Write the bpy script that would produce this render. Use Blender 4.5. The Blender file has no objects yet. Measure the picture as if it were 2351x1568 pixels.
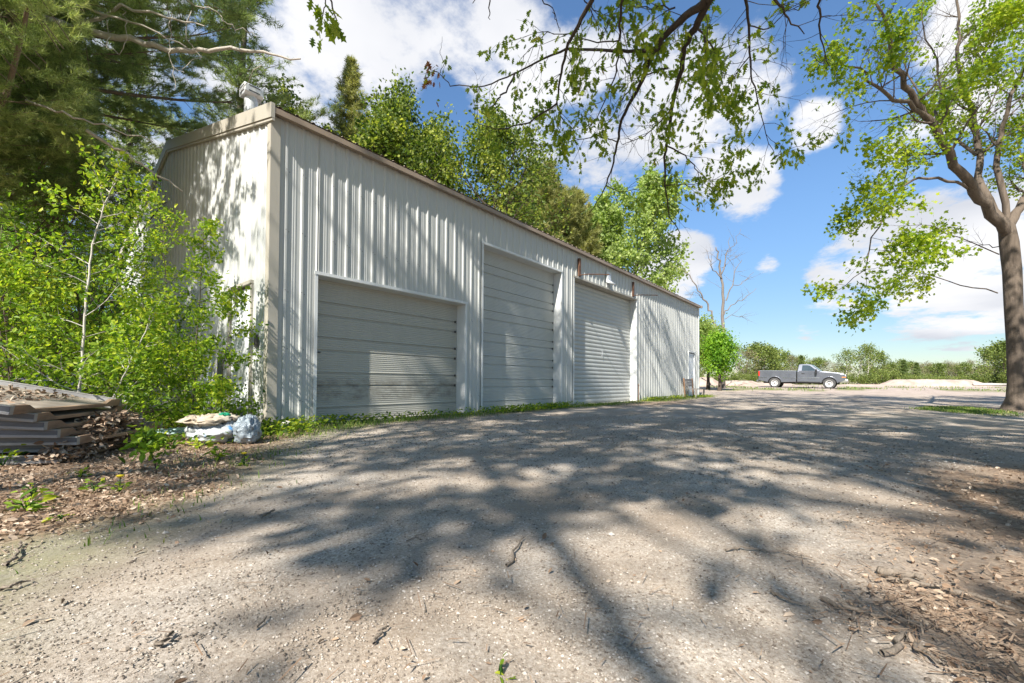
import bpy, math, random
import numpy as np
from mathutils import Matrix, Vector

# ---------------------------------------------------------------- scene, camera, light
sc = bpy.context.scene
COL = sc.collection
W0, H0 = 2351.0, 1568.0
FPX = 983.3
YAW, PITCH, ROLL = 0.6931, 0.0166, 0.0062
CAM = np.array([-2.3676, -6.2724, 0.6493])
_fw = np.array([math.cos(YAW), math.sin(YAW), 0.0])
RT = np.array([math.sin(YAW), -math.cos(YAW), 0.0])
_up = np.array([0.0, 0.0, 1.0])
FW = _fw*math.cos(PITCH) + _up*math.sin(PITCH)
UP = _up*math.cos(PITCH) - _fw*math.sin(PITCH)
cd = bpy.data.cameras.new('camera'); cam = bpy.data.objects.new('camera', cd); COL.objects.link(cam)
cd.sensor_fit = 'HORIZONTAL'; cd.sensor_width = 36.0; cd.lens = 15.057; cd.shift_y = 0.0328
cd.clip_start = 0.05; cd.clip_end = 3000
_r = RT*math.cos(ROLL) + UP*math.sin(ROLL); _u = UP*math.cos(ROLL) - RT*math.sin(ROLL)
M = Matrix(((_r[0], _u[0], -FW[0], CAM[0]), (_r[1], _u[1], -FW[1], CAM[1]), (_r[2], _u[2], -FW[2], CAM[2]), (0, 0, 0, 1)))
cam.matrix_world = M
sc.camera = cam

SUN = np.array([-0.90, -0.22, 0.90]); SUN /= np.linalg.norm(SUN)
sl = bpy.data.lights.new('sun', 'SUN'); so = bpy.data.objects.new('sun', sl); COL.objects.link(so)
sl.energy = 5.0; sl.angle = math.radians(0.53); sl.color = (1.0, 0.955, 0.88)
so.rotation_euler = Vector(-SUN).to_track_quat('-Z', 'Y').to_euler()
so.location = (-20, -10, 30)
sc.view_settings.view_transform = 'Standard'; sc.view_settings.look = 'None'
sc.view_settings.gamma = 1.0; sc.view_settings.use_curve_mapping = False
sc.view_settings.exposure = 1.02

def ray(x, y):
    u = x - W0/2; v = y - H0/2 - 0.0328*W0
    c, s = math.cos(ROLL), math.sin(ROLL); u, v = u*c + v*s, -u*s + v*c
    return RT*u/FPX - UP*v/FPX + FW
def at(x, y, z):
    return CAM + ray(x, y)*z

def build_world():
    w = bpy.data.worlds.new('World'); sc.world = w; w.use_nodes = True
    nt = w.node_tree; nt.nodes.clear(); N = nt.nodes.new; L = nt.links.new
    out = N('ShaderNodeOutputWorld'); bg = N('ShaderNodeBackground'); bg.inputs[1].default_value = 0.11
    sky = N('ShaderNodeTexSky'); sky.sky_type = 'NISHITA'; sky.sun_disc = False
    sky.sun_elevation = math.asin(SUN[2]); sky.sun_rotation = math.atan2(SUN[0], SUN[1])
    sky.air_density = 1.0; sky.dust_density = 0.2; sky.ozone_density = 2.5
    tc = N('ShaderNodeTexCoord')
    def math_(op, a, b=None, clamp=False):
        m = N('ShaderNodeMath'); m.operation = op; m.use_clamp = clamp
        for i, q in enumerate((a, b)):
            if q is None: continue
            if isinstance(q, (int, float)): m.inputs[i].default_value = q
            else: L(q, m.inputs[i])
        return m.outputs[0]
    nrm = N('ShaderNodeVectorMath'); nrm.operation = 'NORMALIZE'; L(tc.outputs['Generated'], nrm.inputs[0])
    sep = N('ShaderNodeSeparateXYZ'); L(nrm.outputs[0], sep.inputs[0])
    zz = math_('ADD', math_('MAXIMUM', sep.outputs[2], 0.0), 0.16)
    comb = N('ShaderNodeCombineXYZ'); L(math_('DIVIDE', sep.outputs[0], zz), comb.inputs[0]); L(math_('DIVIDE', sep.outputs[1], zz), comb.inputs[1])
    n1 = N('ShaderNodeTexNoise'); n1.inputs['Scale'].default_value = 2.6; n1.inputs['Detail'].default_value = 9; n1.inputs['Roughness'].default_value = 0.64
    L(comb.outputs[0], n1.inputs['Vector'])
    n2 = N('ShaderNodeTexNoise'); n2.inputs['Scale'].default_value = 1.1; n2.inputs['Detail'].default_value = 5
    L(comb.outputs[0], n2.inputs['Vector'])
    # clouds stand in these directions of the sky (direction, angular size, weight)
    blobs = [(760,40,.11,1.), (930,20,.12,.95), (1110,60,.11,.85), (1000,100,.07,.7), (1250,240,.11,1.), (1400,250,.13,1.), (1560,250,.11,1.), (1660,200,.09,.9),
             (1150,200,.07,.9), (1700,415,.06,1.3), (1640,400,.055,1.1), (1870,290,.038,1.15), (870,190,.05,1.0), (2090,365,.05,.95), (2330,40,.08,1.),
             (2010,590,.06,1.2), (2120,575,.08,1.35), (2250,600,.10,1.4), (2190,670,.08,1.2), (1930,620,.045,1.1), (1560,600,.06,1.35), (1500,612,.04,1.2),
             (1930,690,.045,.55), (1760,607,.018,.7), (1860,755,.022,.6), (1990,728,.018,.6), (2100,700,.05,.5), (2260,200,.06,.8), (2200,480,.05,.8), (300,200,.25,.9), (560,120,.12,.9)]
    acc = None
    for x, y, r, wt in blobs:
        d = ray(x, y); d = d/np.linalg.norm(d)
        dt = N('ShaderNodeVectorMath'); dt.operation = 'DOT_PRODUCT'; L(nrm.outputs[0], dt.inputs[0]); dt.inputs[1].default_value = tuple(d)
        mr = N('ShaderNodeMapRange'); mr.interpolation_type = 'SMOOTHSTEP'
        L(dt.outputs['Value'], mr.inputs[0]); mr.inputs[1].default_value = math.cos(r*1.55); mr.inputs[2].default_value = math.cos(r*0.25)
        mr.inputs[3].default_value = 0; mr.inputs[4].default_value = wt
        acc = mr.outputs[0] if acc is None else math_('MAXIMUM', acc, mr.outputs[0])
    dens = math_('ADD', math_('MULTIPLY', acc, 0.85), math_('MULTIPLY', math_('SUBTRACT', n1.outputs[0], 0.5), 3.3))
    mr = N('ShaderNodeMapRange'); mr.interpolation_type = 'SMOOTHSTEP'; L(dens, mr.inputs[0])
    mr.inputs[1].default_value = 0.34; mr.inputs[2].default_value = 0.95
    cl = math_('MULTIPLY', mr.outputs[0], math_('MINIMUM', math_('MULTIPLY', acc, 3.0), 1.0), True)
    ramp = N('ShaderNodeValToRGB'); ramp.color_ramp.elements[0].position = 0.35; ramp.color_ramp.elements[0].color = (3.2, 3.35, 3.7, 1)
    ramp.color_ramp.elements[1].position = 0.62; ramp.color_ramp.elements[1].color = (4.7, 4.7, 4.8, 1)
    L(n2.outputs[0], ramp.inputs[0])
    mix = N('ShaderNodeMix'); mix.data_type = 'RGBA'
    hz = N('ShaderNodeMapRange'); hz.interpolation_type = 'SMOOTHSTEP'; L(sep.outputs[2], hz.inputs[0]); hz.inputs[1].default_value = 0.0; hz.inputs[2].default_value = 0.45; hz.inputs[3].default_value = 0.50; hz.inputs[4].default_value = 0.95
    hs = N('ShaderNodeHueSaturation'); hs.inputs['Saturation'].default_value = 1.12; L(hz.outputs[0], hs.inputs['Value']); L(sky.outputs[0], hs.inputs['Color'])
    L(cl, mix.inputs['Factor']); L(hs.outputs[0], mix.inputs['A']); L(ramp.outputs[0], mix.inputs['B'])
    L(mix.outputs['Result'], bg.inputs[0]); L(bg.outputs[0], out.inputs[0])
build_world()

# ---------------------------------------------------------------- helpers
def tag(o, label=None, cat=None, group=None, kind=None):
    if label: o['label'] = label
    if cat: o['category'] = cat
    if group: o['group'] = group
    if kind: o['kind'] = kind
    return o
def thing(name, label, cat, loc=(0, 0, 0), group=None, rotz=0.0):
    o = bpy.data.objects.new(name, None); COL.objects.link(o); o.empty_display_size = 0.2
    o.location = tuple(loc); o.rotation_euler = (0, 0, rotz)
    return tag(o, label, cat, group)
def mesh_np(name, V, F, mats=(), fm=None, attr=None, smooth=False):
    """V (n,3); F list of index arrays (m,k) with possibly different k"""
    me = bpy.data.meshes.new(name)
    V = np.asarray(V, dtype=np.float32)
    if not isinstance(F, (list, tuple)): F = [F]
    F = [np.asarray(f, dtype=np.int32) for f in F if len(f)]
    tot = np.concatenate([np.full(len(f), f.shape[1], np.int32) for f in F])
    loops = np.concatenate([f.ravel() for f in F])
    st = np.concatenate([[0], np.cumsum(tot)[:-1]]).astype(np.int32)
    me.vertices.add(len(V)); me.vertices.foreach_set('co', V.ravel())
    me.loops.add(len(loops)); me.loops.foreach_set('vertex_index', loops)
    me.polygons.add(len(tot)); me.polygons.foreach_set('loop_start', st)
    try: me.polygons.foreach_set('loop_total', tot)
    except Exception: pass
    for m in mats: me.materials.append(m)
    if fm is not None: me.polygons.foreach_set('material_index', np.asarray(fm, dtype=np.int32))
    me.polygons.foreach_set('use_smooth', np.full(len(tot), smooth, dtype=bool))
    if attr:
        for k, (dom, a) in attr.items():
            at_ = me.attributes.new(k, 'FLOAT', dom); at_.data.foreach_set('value', np.asarray(a, dtype=np.float32))
    me.update(calc_edges=True); me.validate()
    return me
def link(name, me, parent=None, loc=None):
    o = bpy.data.objects.new(name, me); COL.objects.link(o)
    if parent is not None: o.parent = parent
    if loc is not None: o.location = tuple(loc)
    return o
def kids(o): return [c for c in COL.objects if c.parent == o]
class MB:
    """collects polygons for ONE mesh object"""
    def __init__(s): s.v = []; s.f = []; s.m = []
    def poly(s, pts, m=0):
        i = len(s.v); s.v += [tuple(map(float, p)) for p in pts]; s.f.append(list(range(i, i+len(pts)))); s.m.append(m)
    def box(s, a, b, m=0):
        x0, y0, z0 = a; x1, y1, z1 = b
        i = len(s.v); s.v += [(x0,y0,z0),(x1,y0,z0),(x1,y1,z0),(x0,y1,z0),(x0,y0,z1),(x1,y0,z1),(x1,y1,z1),(x0,y1,z1)]
        for q in ((0,3,2,1),(4,5,6,7),(0,1,5,4),(1,2,6,5),(2,3,7,6),(3,0,4,7)): s.f.append([i+k for k in q]); s.m.append(m)
    def obox(s, c, ax, ay, az, m=0):
        c, ax, ay, az = [np.asarray(q, float) for q in (c, ax, ay, az)]
        i = len(s.v)
        for sz in (-1, 1):
            for sx, sy in ((-1,-1),(1,-1),(1,1),(-1,1)): s.v.append(tuple(c + sx*ax + sy*ay + sz*az))
        for q in ((0,3,2,1),(4,5,6,7),(0,1,5,4),(1,2,6,5),(2,3,7,6),(3,0,4,7)): s.f.append([i+k for k in q]); s.m.append(m)
    def prism(s, prof, y0, y1, m=0, ax='y'):
        """profile of (x,z) pairs extruded along y (or (y,z) along x)"""
        n = len(prof); i = len(s.v)
        for y in (y0, y1):
            for a, b in prof: s.v.append((a, y, b) if ax == 'y' else (y, a, b))
        s.f.append([i+k for k in range(n)]); s.m.append(m); s.f.append([i+n+k for k in reversed(range(n))]); s.m.append(m)
        for k in range(n): s.f.append([i+k, i+n+k, i+n+(k+1) % n, i+(k+1) % n]); s.m.append(m)
    def tube(s, pts, rad, sides=8, m=0, cap=True):
        pts = [np.asarray(p, float) for p in pts]; n = len(pts)
        if np.isscalar(rad): rad = [rad]*n
        i = len(s.v); ref = None
        for k in range(n):
            t = pts[min(k+1, n-1)] - pts[max(k-1, 0)]; t = t/(np.linalg.norm(t)+1e-9)
            if ref is None or abs(ref @ t) > 0.95: ref = np.array([0,0,1.]) if abs(t[2]) < 0.9 else np.array([1.,0,0])
            a = np.cross(t, ref); a /= np.linalg.norm(a); b = np.cross(t, a)
            for j in range(sides):
                an = 2*math.pi*j/sides; s.v.append(tuple(pts[k] + rad[k]*(math.cos(an)*a + math.sin(an)*b)))
        for k in range(n-1):
            for j in range(sides):
                s.f.append([i+k*sides+j, i+k*sides+(j+1) % sides, i+(k+1)*sides+(j+1) % sides, i+(k+1)*sides+j]); s.m.append(m)
        if cap:
            s.f.append([i+j for j in reversed(range(sides))]); s.m.append(m); s.f.append([i+(n-1)*sides+j for j in range(sides)]); s.m.append(m)
    def lathe(s, c, prof, sides=20, m=0, axis='z'):
        i = len(s.v); n = len(prof)
        for r, h in prof:
            for j in range(sides):
                an = 2*math.pi*j/sides; x, y = r*math.cos(an), r*math.sin(an)
                p = (x, y, h) if axis == 'z' else (x, h, y)
                s.v.append((c[0]+p[0], c[1]+p[1], c[2]+p[2]))
        for k in range(n-1):
            for j in range(sides): s.f.append([i+k*sides+j, i+k*sides+(j+1) % sides, i+(k+1)*sides+(j+1) % sides, i+(k+1)*sides+j]); s.m.append(m)
    def build(s, name, mats, parent=None, loc=None, org=(0,0,0), bevel=0.0, smooth=False):
        me = bpy.data.meshes.new(name)
        o = np.asarray(org, float)
        me.from_pydata([tuple(np.asarray(v)-o) for v in s.v], [], s.f)
        if not isinstance(mats, (list, tuple)): mats = [mats]
        for m in mats: me.materials.append(m)
        if len(mats) > 1: me.polygons.foreach_set('material_index', s.m)
        if smooth: me.polygons.foreach_set('use_smooth', [True]*len(me.polygons))
        me.update()
        ob = link(name, me, parent, loc if loc is not None else (org if parent is None else None))
        if bevel:
            b = ob.modifiers.new('bevel', 'BEVEL'); b.width = bevel; b.segments = 2; b.limit_method = 'ANGLE'; b.angle_limit = math.radians(35)
        return ob

# value noise in numpy
def vnoise(x, y, seed=0):
    xi = np.floor(x).astype(np.int64); yi = np.floor(y).astype(np.int64); fx = x-xi; fy = y-yi
    def h(a, b):
        n = (a*374761393 + b*668265263 + seed*1442695041) & 0xffffffff
        n = ((n ^ (n >> 13))*1274126177) & 0xffffffff
        return ((n ^ (n >> 16)) & 0xffff)/65535.0
    u = fx*fx*(3-2*fx); v = fy*fy*(3-2*fy)
    return (h(xi, yi)*(1-u)+h(xi+1, yi)*u)*(1-v) + (h(xi, yi+1)*(1-u)+h(xi+1, yi+1)*u)*v
def fbm(x, y, oct=4, seed=0):
    r = 0; a = .5; s = 0
    for i in range(oct): r = r + a*vnoise(x, y, seed+i*17); s += a; a *= .5; x = x*2.03+11.3; y = y*2.03+7.7
    return r/s
def sstep(a, b, x):
    t = np.clip((x-a)/(b-a), 0, 1); return t*t*(3-2*t)

# ---------------------------------------------------------------- materials
def nodes(name):
    m = bpy.data.materials.new(name); m.use_nodes = True; nt = m.node_tree; nt.nodes.clear()
    out = nt.nodes.new('ShaderNodeOutputMaterial'); return m, nt, out
def ramp_(nt, fac, stops):
    r = nt.nodes.new('ShaderNodeValToRGB'); el = r.color_ramp.elements
    while len(el) < len(stops): el.new(0.5)
    for e, (p, c) in zip(el, stops): e.position = p; e.color = (*c, 1)
    nt.links.new(fac, r.inputs[0]); return r.outputs[0]
def noise_(nt, scale, detail=4, vec=None, rough=.55, dist=0):
    n = nt.nodes.new('ShaderNodeTexNoise'); n.inputs['Scale'].default_value = scale; n.inputs['Detail'].default_value = detail
    n.inputs['Roughness'].default_value = rough; n.inputs['Distortion'].default_value = dist
    if vec is not None: nt.links.new(vec, n.inputs['Vector'])
    return n.outputs[0]
def objco(nt, scale=(1,1,1)):
    t = nt.nodes.new('ShaderNodeTexCoord'); mp = nt.nodes.new('ShaderNodeMapping'); mp.inputs['Scale'].default_value = scale
    nt.links.new(t.outputs['Object'], mp.inputs[0]); return mp.outputs[0]
def mixc(nt, f, a, b):
    m = nt.nodes.new('ShaderNodeMix'); m.data_type = 'RGBA'
    for k, q in (('Factor', f), ('A', a), ('B', b)):
        if isinstance(q, (int, float)): m.inputs[k].default_value = q
        elif isinstance(q, tuple): m.inputs[k].default_value = (*q, 1)
        else: nt.links.new(q, m.inputs[k])
    return m.outputs['Result']
def bsdf(nt, out, col, rough=.6, metal=0.0, bump=None, bs=.3, bd=.01, spec=.5, coat=0):
    b = nt.nodes.new('ShaderNodeBsdfPrincipled')
    if isinstance(col, tuple): b.inputs['Base Color'].default_value = (*col, 1)
    else: nt.links.new(col, b.inputs['Base Color'])
    if isinstance(rough, (int, float)): b.inputs['Roughness'].default_value = rough
    else: nt.links.new(rough, b.inputs['Roughness'])
    b.inputs['Metallic'].default_value = metal; b.inputs['Specular IOR Level'].default_value = spec
    if coat: b.inputs['Coat Weight'].default_value = coat; b.inputs['Coat Roughness'].default_value = .05
    if bump is not None:
        bn = nt.nodes.new('ShaderNodeBump'); bn.inputs['Strength'].default_value = bs; bn.inputs['Distance'].default_value = bd
        nt.links.new(bump, bn.inputs['Height']); nt.links.new(bn.outputs[0], b.inputs['Normal'])
    nt.links.new(b.outputs[0], out.inputs[0]); return b
def mat_plain(name, c1, c2, scale=3.0, rough=.6, metal=0.0, stretch=(1,1,1), bump=0.0, spec=.5, detail=5, coat=0):
    m, nt, out = nodes(name); co = objco(nt, stretch); n = noise_(nt, scale, detail, co)
    col = ramp_(nt, n, [(.3, c1), (.7, c2)])
    bsdf(nt, out, col, rough, metal, n if bump else None, bump, .01, spec, coat); return m
def mat_leaf(name, stops, trans=.35, rough=.5, tcol=None):
    m, nt, out = nodes(name)
    a = nt.nodes.new('ShaderNodeAttribute'); a.attribute_name = 'tint'
    col = ramp_(nt, a.outputs['Fac'], stops)
    b = nt.nodes.new('ShaderNodeBsdfPrincipled'); nt.links.new(col, b.inputs['Base Color']); b.inputs['Roughness'].default_value = rough
    b.inputs['Specular IOR Level'].default_value = .3
    t = nt.nodes.new('ShaderNodeBsdfTranslucent')
    hs = nt.nodes.new('ShaderNodeMix'); hs.data_type = 'RGBA'; hs.blend_type = 'MULTIPLY'; hs.inputs['Factor'].default_value = 1
    hs.inputs['B'].default_value = (1.5, 1.6, .75, 1); nt.links.new(col, hs.inputs['A']); nt.links.new(hs.outputs['Result'], t.inputs['Color'])
    mx = nt.nodes.new('ShaderNodeMixShader'); mx.inputs[0].default_value = trans
    nt.links.new(b.outputs[0], mx.inputs[1]); nt.links.new(t.outputs[0], mx.inputs[2]); nt.links.new(mx.outputs[0], out.inputs[0]); return m
def mat_bark(name, c1, c2, scale=14):
    m, nt, out = nodes(name); co = objco(nt, (1, 1, .18)); n = noise_(nt, scale, 8, co, .65, .4)
    n2 = noise_(nt, 2.2, 3, objco(nt))
    col = mixc(nt, n2, ramp_(nt, n, [(.35, c1), (.65, c2)]), tuple(q*1.25 for q in c2))
    bsdf(nt, out, col, .9, 0, n, .9, .03, .2); return m

def sheet_metal(name, base, dirt=.12, low=False):
    m, nt, out = nodes(name); co = objco(nt, (1, 1, .12)); n = noise_(nt, 5, 6, co, .6); n2 = noise_(nt, .5, 3, objco(nt))
    col = mixc(nt, ramp_(nt, n, [(.45, (0,0,0)), (.8, (dirt,)*3)]), base, (.33, .31, .26))
    col = mixc(nt, ramp_(nt, n2, [(.4, (0,0,0)), (.7, (.2,)*3)]), col, tuple(q*.88 for q in base))
    # splash dirt near the foot of the sheet
    sp = nt.nodes.new('ShaderNodeSeparateXYZ'); t = nt.nodes.new('ShaderNodeTexCoord'); nt.links.new(t.outputs['Object'], sp.inputs[0])
    mr = nt.nodes.new('ShaderNodeMapRange'); nt.links.new(sp.outputs[2], mr.inputs[0]); mr.inputs[1].default_value = .35; mr.inputs[2].default_value = 0; mr.inputs[3].default_value = 0; mr.inputs[4].default_value = .45
    n3 = noise_(nt, 9, 5, objco(nt, (1,1,.5)))
    mm = nt.nodes.new('ShaderNodeMath'); mm.operation = 'MULTIPLY'; nt.links.new(mr.outputs[0], mm.inputs[0]); nt.links.new(n3, mm.inputs[1])
    col = mixc(nt, mm.outputs[0], col, (.30, .26, .20))
    if low:  # the grimy band across the lower panels
        b1 = nt.nodes.new('ShaderNodeMapRange'); b1.interpolation_type = 'SMOOTHSTEP'; nt.links.new(sp.outputs[2], b1.inputs[0]); b1.inputs[1].default_value = .80; b1.inputs[2].default_value = .58
        b2 = nt.nodes.new('ShaderNodeMapRange'); b2.interpolation_type = 'SMOOTHSTEP'; nt.links.new(sp.outputs[2], b2.inputs[0]); b2.inputs[1].default_value = .26; b2.inputs[2].default_value = .40
        p = nt.nodes.new('ShaderNodeMath'); p.operation = 'MULTIPLY'; nt.links.new(b1.outputs[0], p.inputs[0]); nt.links.new(b2.outputs[0], p.inputs[1])
        n4 = ramp_(nt, noise_(nt, 4.5, 8, objco(nt, (1, 1, 1.6)), .7), [(.38, (0,0,0)), (.72, (.95,)*3)])
        p2 = nt.nodes.new('ShaderNodeMath'); p2.operation = 'MULTIPLY'; nt.links.new(p.outputs[0], p2.inputs[0]); nt.links.new(n4, p2.inputs[1])
        col = mixc(nt, p2.outputs[0], col, (.16, .14, .11))
    bsdf(nt, out, col, .42, 0, n, .05, .004, .45); return m

WALL = sheet_metal('white_sheet_metal', (.51, .515, .49))
DOORM = sheet_metal('white_door_metal', (.46, .47, .445), .25)
DOORD = sheet_metal('white_door_metal_dirty', (.43, .42, .37), .3, True)
WTRIM = sheet_metal('white_trim_metal', (.68, .69, .68))
TAN = sheet_metal('tan_trim_metal', (.44, .405, .34), .35)
BROWN = mat_plain('brown_fascia_metal', (.27, .20, .145), (.37, .29, .22), 2.5, .5, stretch=(.3, 1, 1))
ROOFM = mat_plain('roof_metal', (.32, .24, .18), (.45, .37, .30), 2, .5)
GALV = mat_plain('galvanised_steel', (.46, .48, .50), (.72, .73, .74), 9, .42, .25, bump=.05)
DARK = mat_plain('black_rubber', (.015,.015,.016), (.035,.035,.034), 8, .75)
RUST = mat_plain('rusty_steel', (.06,.03,.02), (.19,.095,.055), 12, .85, .2, bump=.2)
SCREW = mat_plain('screw_steel', (.06,.06,.06), (.12,.11,.10), 30, .5, .5)
CONC = mat_plain('concrete', (.30,.28,.25), (.45,.43,.39), 9, .9, bump=.2)
GREYP = mat_plain('grey_painted_steel', (.25,.29,.31), (.36,.40,.42), 3, .5)
DOORWHITE = mat_plain('white_painted_door', (.62,.64,.65), (.74,.75,.75), 2, .45)
GLASSD = mat_plain('lamp_glass', (.55,.56,.55), (.7,.7,.68), 5, .2)

# ---------------------------------------------------------------- ground
def gheight(X, Y):
    X = np.asarray(X, float); Y = np.asarray(Y, float)
    f = (X-CAM[0])*_fw[0] + (Y-CAM[1])*_fw[1]
    g = .55*sstep(14, 50, f)
    away = sstep(.2, 1.2, np.maximum(np.maximum(-X, X-19.4), np.maximum(-Y, Y-11.2)))  # flat under the shed
    g = g + away*(.05*(fbm(X*.5, Y*.5, 3, 5)-.5) + .02*(fbm(X*2.5, Y*2.5, 3, 9)-.5))
    return g
def litter_mask(X, Y):
    n = fbm(X*1.3, Y*1.3, 4, 3)-.5
    # left bank: everything to the left of a line running to the shed corner
    a = np.array([-2.9, -4.75]); b = np.array([-.05, -1.15]); d = (b-a)/np.linalg.norm(b-a)
    side = -(d[0]*(Y-a[1]) - d[1]*(X-a[0]))      # negative on the left
    left = sstep(.25, -.35, side + n*1.1)*sstep(.3, -.1, X - .2 + n*.3)
    # mulch at the foot of the tree on the right, just outside the frame
    r = np.hypot((X-.55)*.62, (Y+8.3)) + n*1.3
    right = sstep(2.25, 1.55, r)
    m3 = sstep(1.9, .5, np.hypot((X-11.2)*.5, (Y+.9)*1.3)+n*1.6)*.7
    m2 = sstep(2.1, 1.0, np.hypot(X-14.6, Y+9.3)+n*1.2)*.8
    return np.maximum.reduce([left, right, m2, m3])
def grass_mask(X, Y):
    n = fbm(X*1.1+40, Y*1.1, 4, 21)-.5
    wall = sstep(-.95, -.15, Y + n*1.2)*(Y < .3)*(X > -.6)*(X < 20)*(.4+.6*sstep(.3, .6, fbm(X*.8, Y*.8+9, 3, 8)))
    edge = sstep(.9, .2, np.abs((X+1.1)*.785-(Y+2.3)*.62+.1)+np.abs(n)*.9)*(X < .8)*.55
    map_ = sstep(1.9, .8, np.hypot((X-13.6)*.9, (Y+8.2)*1.7)+n*2.2)
    f = (X-CAM[0])*_fw[0] + (Y-CAM[1])*_fw[1]; l = (X-CAM[0])*RT[0] + (Y-CAM[1])*RT[1]
    verge = sstep(.5, .62, fbm(X*.35, Y*.35, 4, 77))*sstep(27, 30, f)*sstep(44, 36, f)*.9
    far = sstep(56, 64, f + n*8)
    return np.clip(np.maximum.reduce([wall, edge, map_, verge, far]), 0, 1)
def sand_mask(X, Y):
    n = fbm(X*.25, Y*.25, 4, 33)-.5
    f = (X-CAM[0])*_fw[0] + (Y-CAM[1])*_fw[1]
    return sstep(19, 27, f + n*5)
def grid_axis(lo, hi, dense0, dense1, step, growth=1.18):
    a = list(np.arange(dense0, dense1+1e-6, step)); s = step; x = dense0
    left = []
    while x > lo: s *= growth; x -= s; left.append(max(x, lo))
    s = step; x = dense1; right = []
    while x < hi: s *= growth; x += s; right.append(min(x, hi))
    return np.array(left[::-1] + a + right)
def build_ground():
    xs = grid_axis(-900, 1400, -4.2, 9.0, .06); ys = grid_axis(-900, 1400, -8.5, 2.4, .06)
    X, Y = np.meshgrid(xs, ys, indexing='ij')
    Z = gheight(X, Y)
    L_, G_, S_ = litter_mask(X, Y), grass_mask(X, Y), sand_mask(X, Y)
    near = sstep(14, 4, np.hypot(X-CAM[0], Y-CAM[1]))
    Z = Z + near*L_*(.035*(fbm(X*6, Y*6, 3, 61)-.4)) + near*.008*(fbm(X*9, Y*9, 2, 62)-.5)
    nx, ny = X.shape; idx = np.arange(nx*ny).reshape(nx, ny)
    F = np.stack([idx[:-1,:-1], idx[1:,:-1], idx[1:,1:], idx[:-1,1:]], -1).reshape(-1, 4)
    V = np.stack([X, Y, Z], -1).reshape(-1, 3)
    m, nt, out = nodes('ground_gravel_and_litter')
    t = nt.nodes.new('ShaderNodeTexCoord'); P = t.outputs['Object']
    def attr(n):
        a = nt.nodes.new('ShaderNodeAttribute'); a.attribute_name = n; return a.outputs['Fac']
    nA = noise_(nt, 1.2, 6, P, .6); nB = noise_(nt, 90, 5, P, .75); nC = noise_(nt, 7, 6, P, .65)
    vo = nt.nodes.new('ShaderNodeTexVoronoi'); vo.inputs['Scale'].default_value = 150; nt.links.new(P, vo.inputs['Vector'])
    vcol = ramp_(nt, vo.outputs['Color'], [(.0, (.20,.165,.13)), (.35, (.35,.30,.245)), (.75, (.47,.41,.345)), (1., (.63,.575,.50))])
    fine = ramp_(nt, nB, [(.36, (.14,.112,.086)), (.5, (.44,.38,.315)), (.64, (.76,.69,.60))])
    grav = mixc(nt, .5, vcol, fine)
    grav = mixc(nt, ramp_(nt, nA, [(.42, (0,0,0)), (.66, (.55,)*3)]), grav, (.30,.215,.14))
    tr1 = nt.nodes.new('ShaderNodeMapping'); tr1.inputs['Scale'].default_value = (.10, .85, 1); tr1.inputs['Rotation'].default_value = (0, 0, -.12); nt.links.new(P, tr1.inputs[0])
    grav = mixc(nt, ramp_(nt, noise_(nt, 1.0, 5, tr1.outputs[0], .6), [(.46, (0,0,0)), (.60, (.5,)*3)]), grav, (.235,.19,.15))
    grav = mixc(nt, ramp_(nt, nC, [(.52, (0,0,0)), (.70, (.5,)*3)]), grav, (.22,.18,.14))
    lit = ramp_(nt, noise_(nt, 22, 6, P, .75, 1.2), [(.3, (.08,.052,.034)), (.48, (.23,.155,.10)), (.62, (.40,.29,.20)), (.8, (.55,.45,.34))])
    gra = ramp_(nt, noise_(nt, 14, 6, P, .7), [(.3, (.07,.075,.025)), (.55, (.17,.18,.06)), (.75, (.33,.29,.15))])
    san = ramp_(nt, noise_(nt, 2.0, 6, P, .6), [(.3, (.30,.235,.19)), (.7, (.46,.38,.32))])
    c = mixc(nt, attr('sand'), grav, san); c = mixc(nt, attr('grass'), c, gra); c = mixc(nt, attr('litter'), c, lit)
    nD = noise_(nt, 260, 3, P, .7)
    h = nt.nodes.new('ShaderNodeMath'); h.operation = 'ADD'; nt.links.new(nB, h.inputs[0]); nt.links.new(nD, h.inputs[1])
    h2 = nt.nodes.new('ShaderNodeMath'); h2.operation = 'ADD'; nt.links.new(h.outputs[0], h2.inputs[0]); nt.links.new(nC, h2.inputs[1])
    bsdf(nt, out, c, .95, 0, h2.outputs[0], .6, .006, .15)
    me = mesh_np('ground', V, F, [m], attr={'litter': ('POINT', L_.ravel()), 'grass': ('POINT', G_.ravel()), 'sand': ('POINT', S_.ravel())}, smooth=True)
    return tag(link('ground', me), kind='structure')
build_ground()

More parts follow.
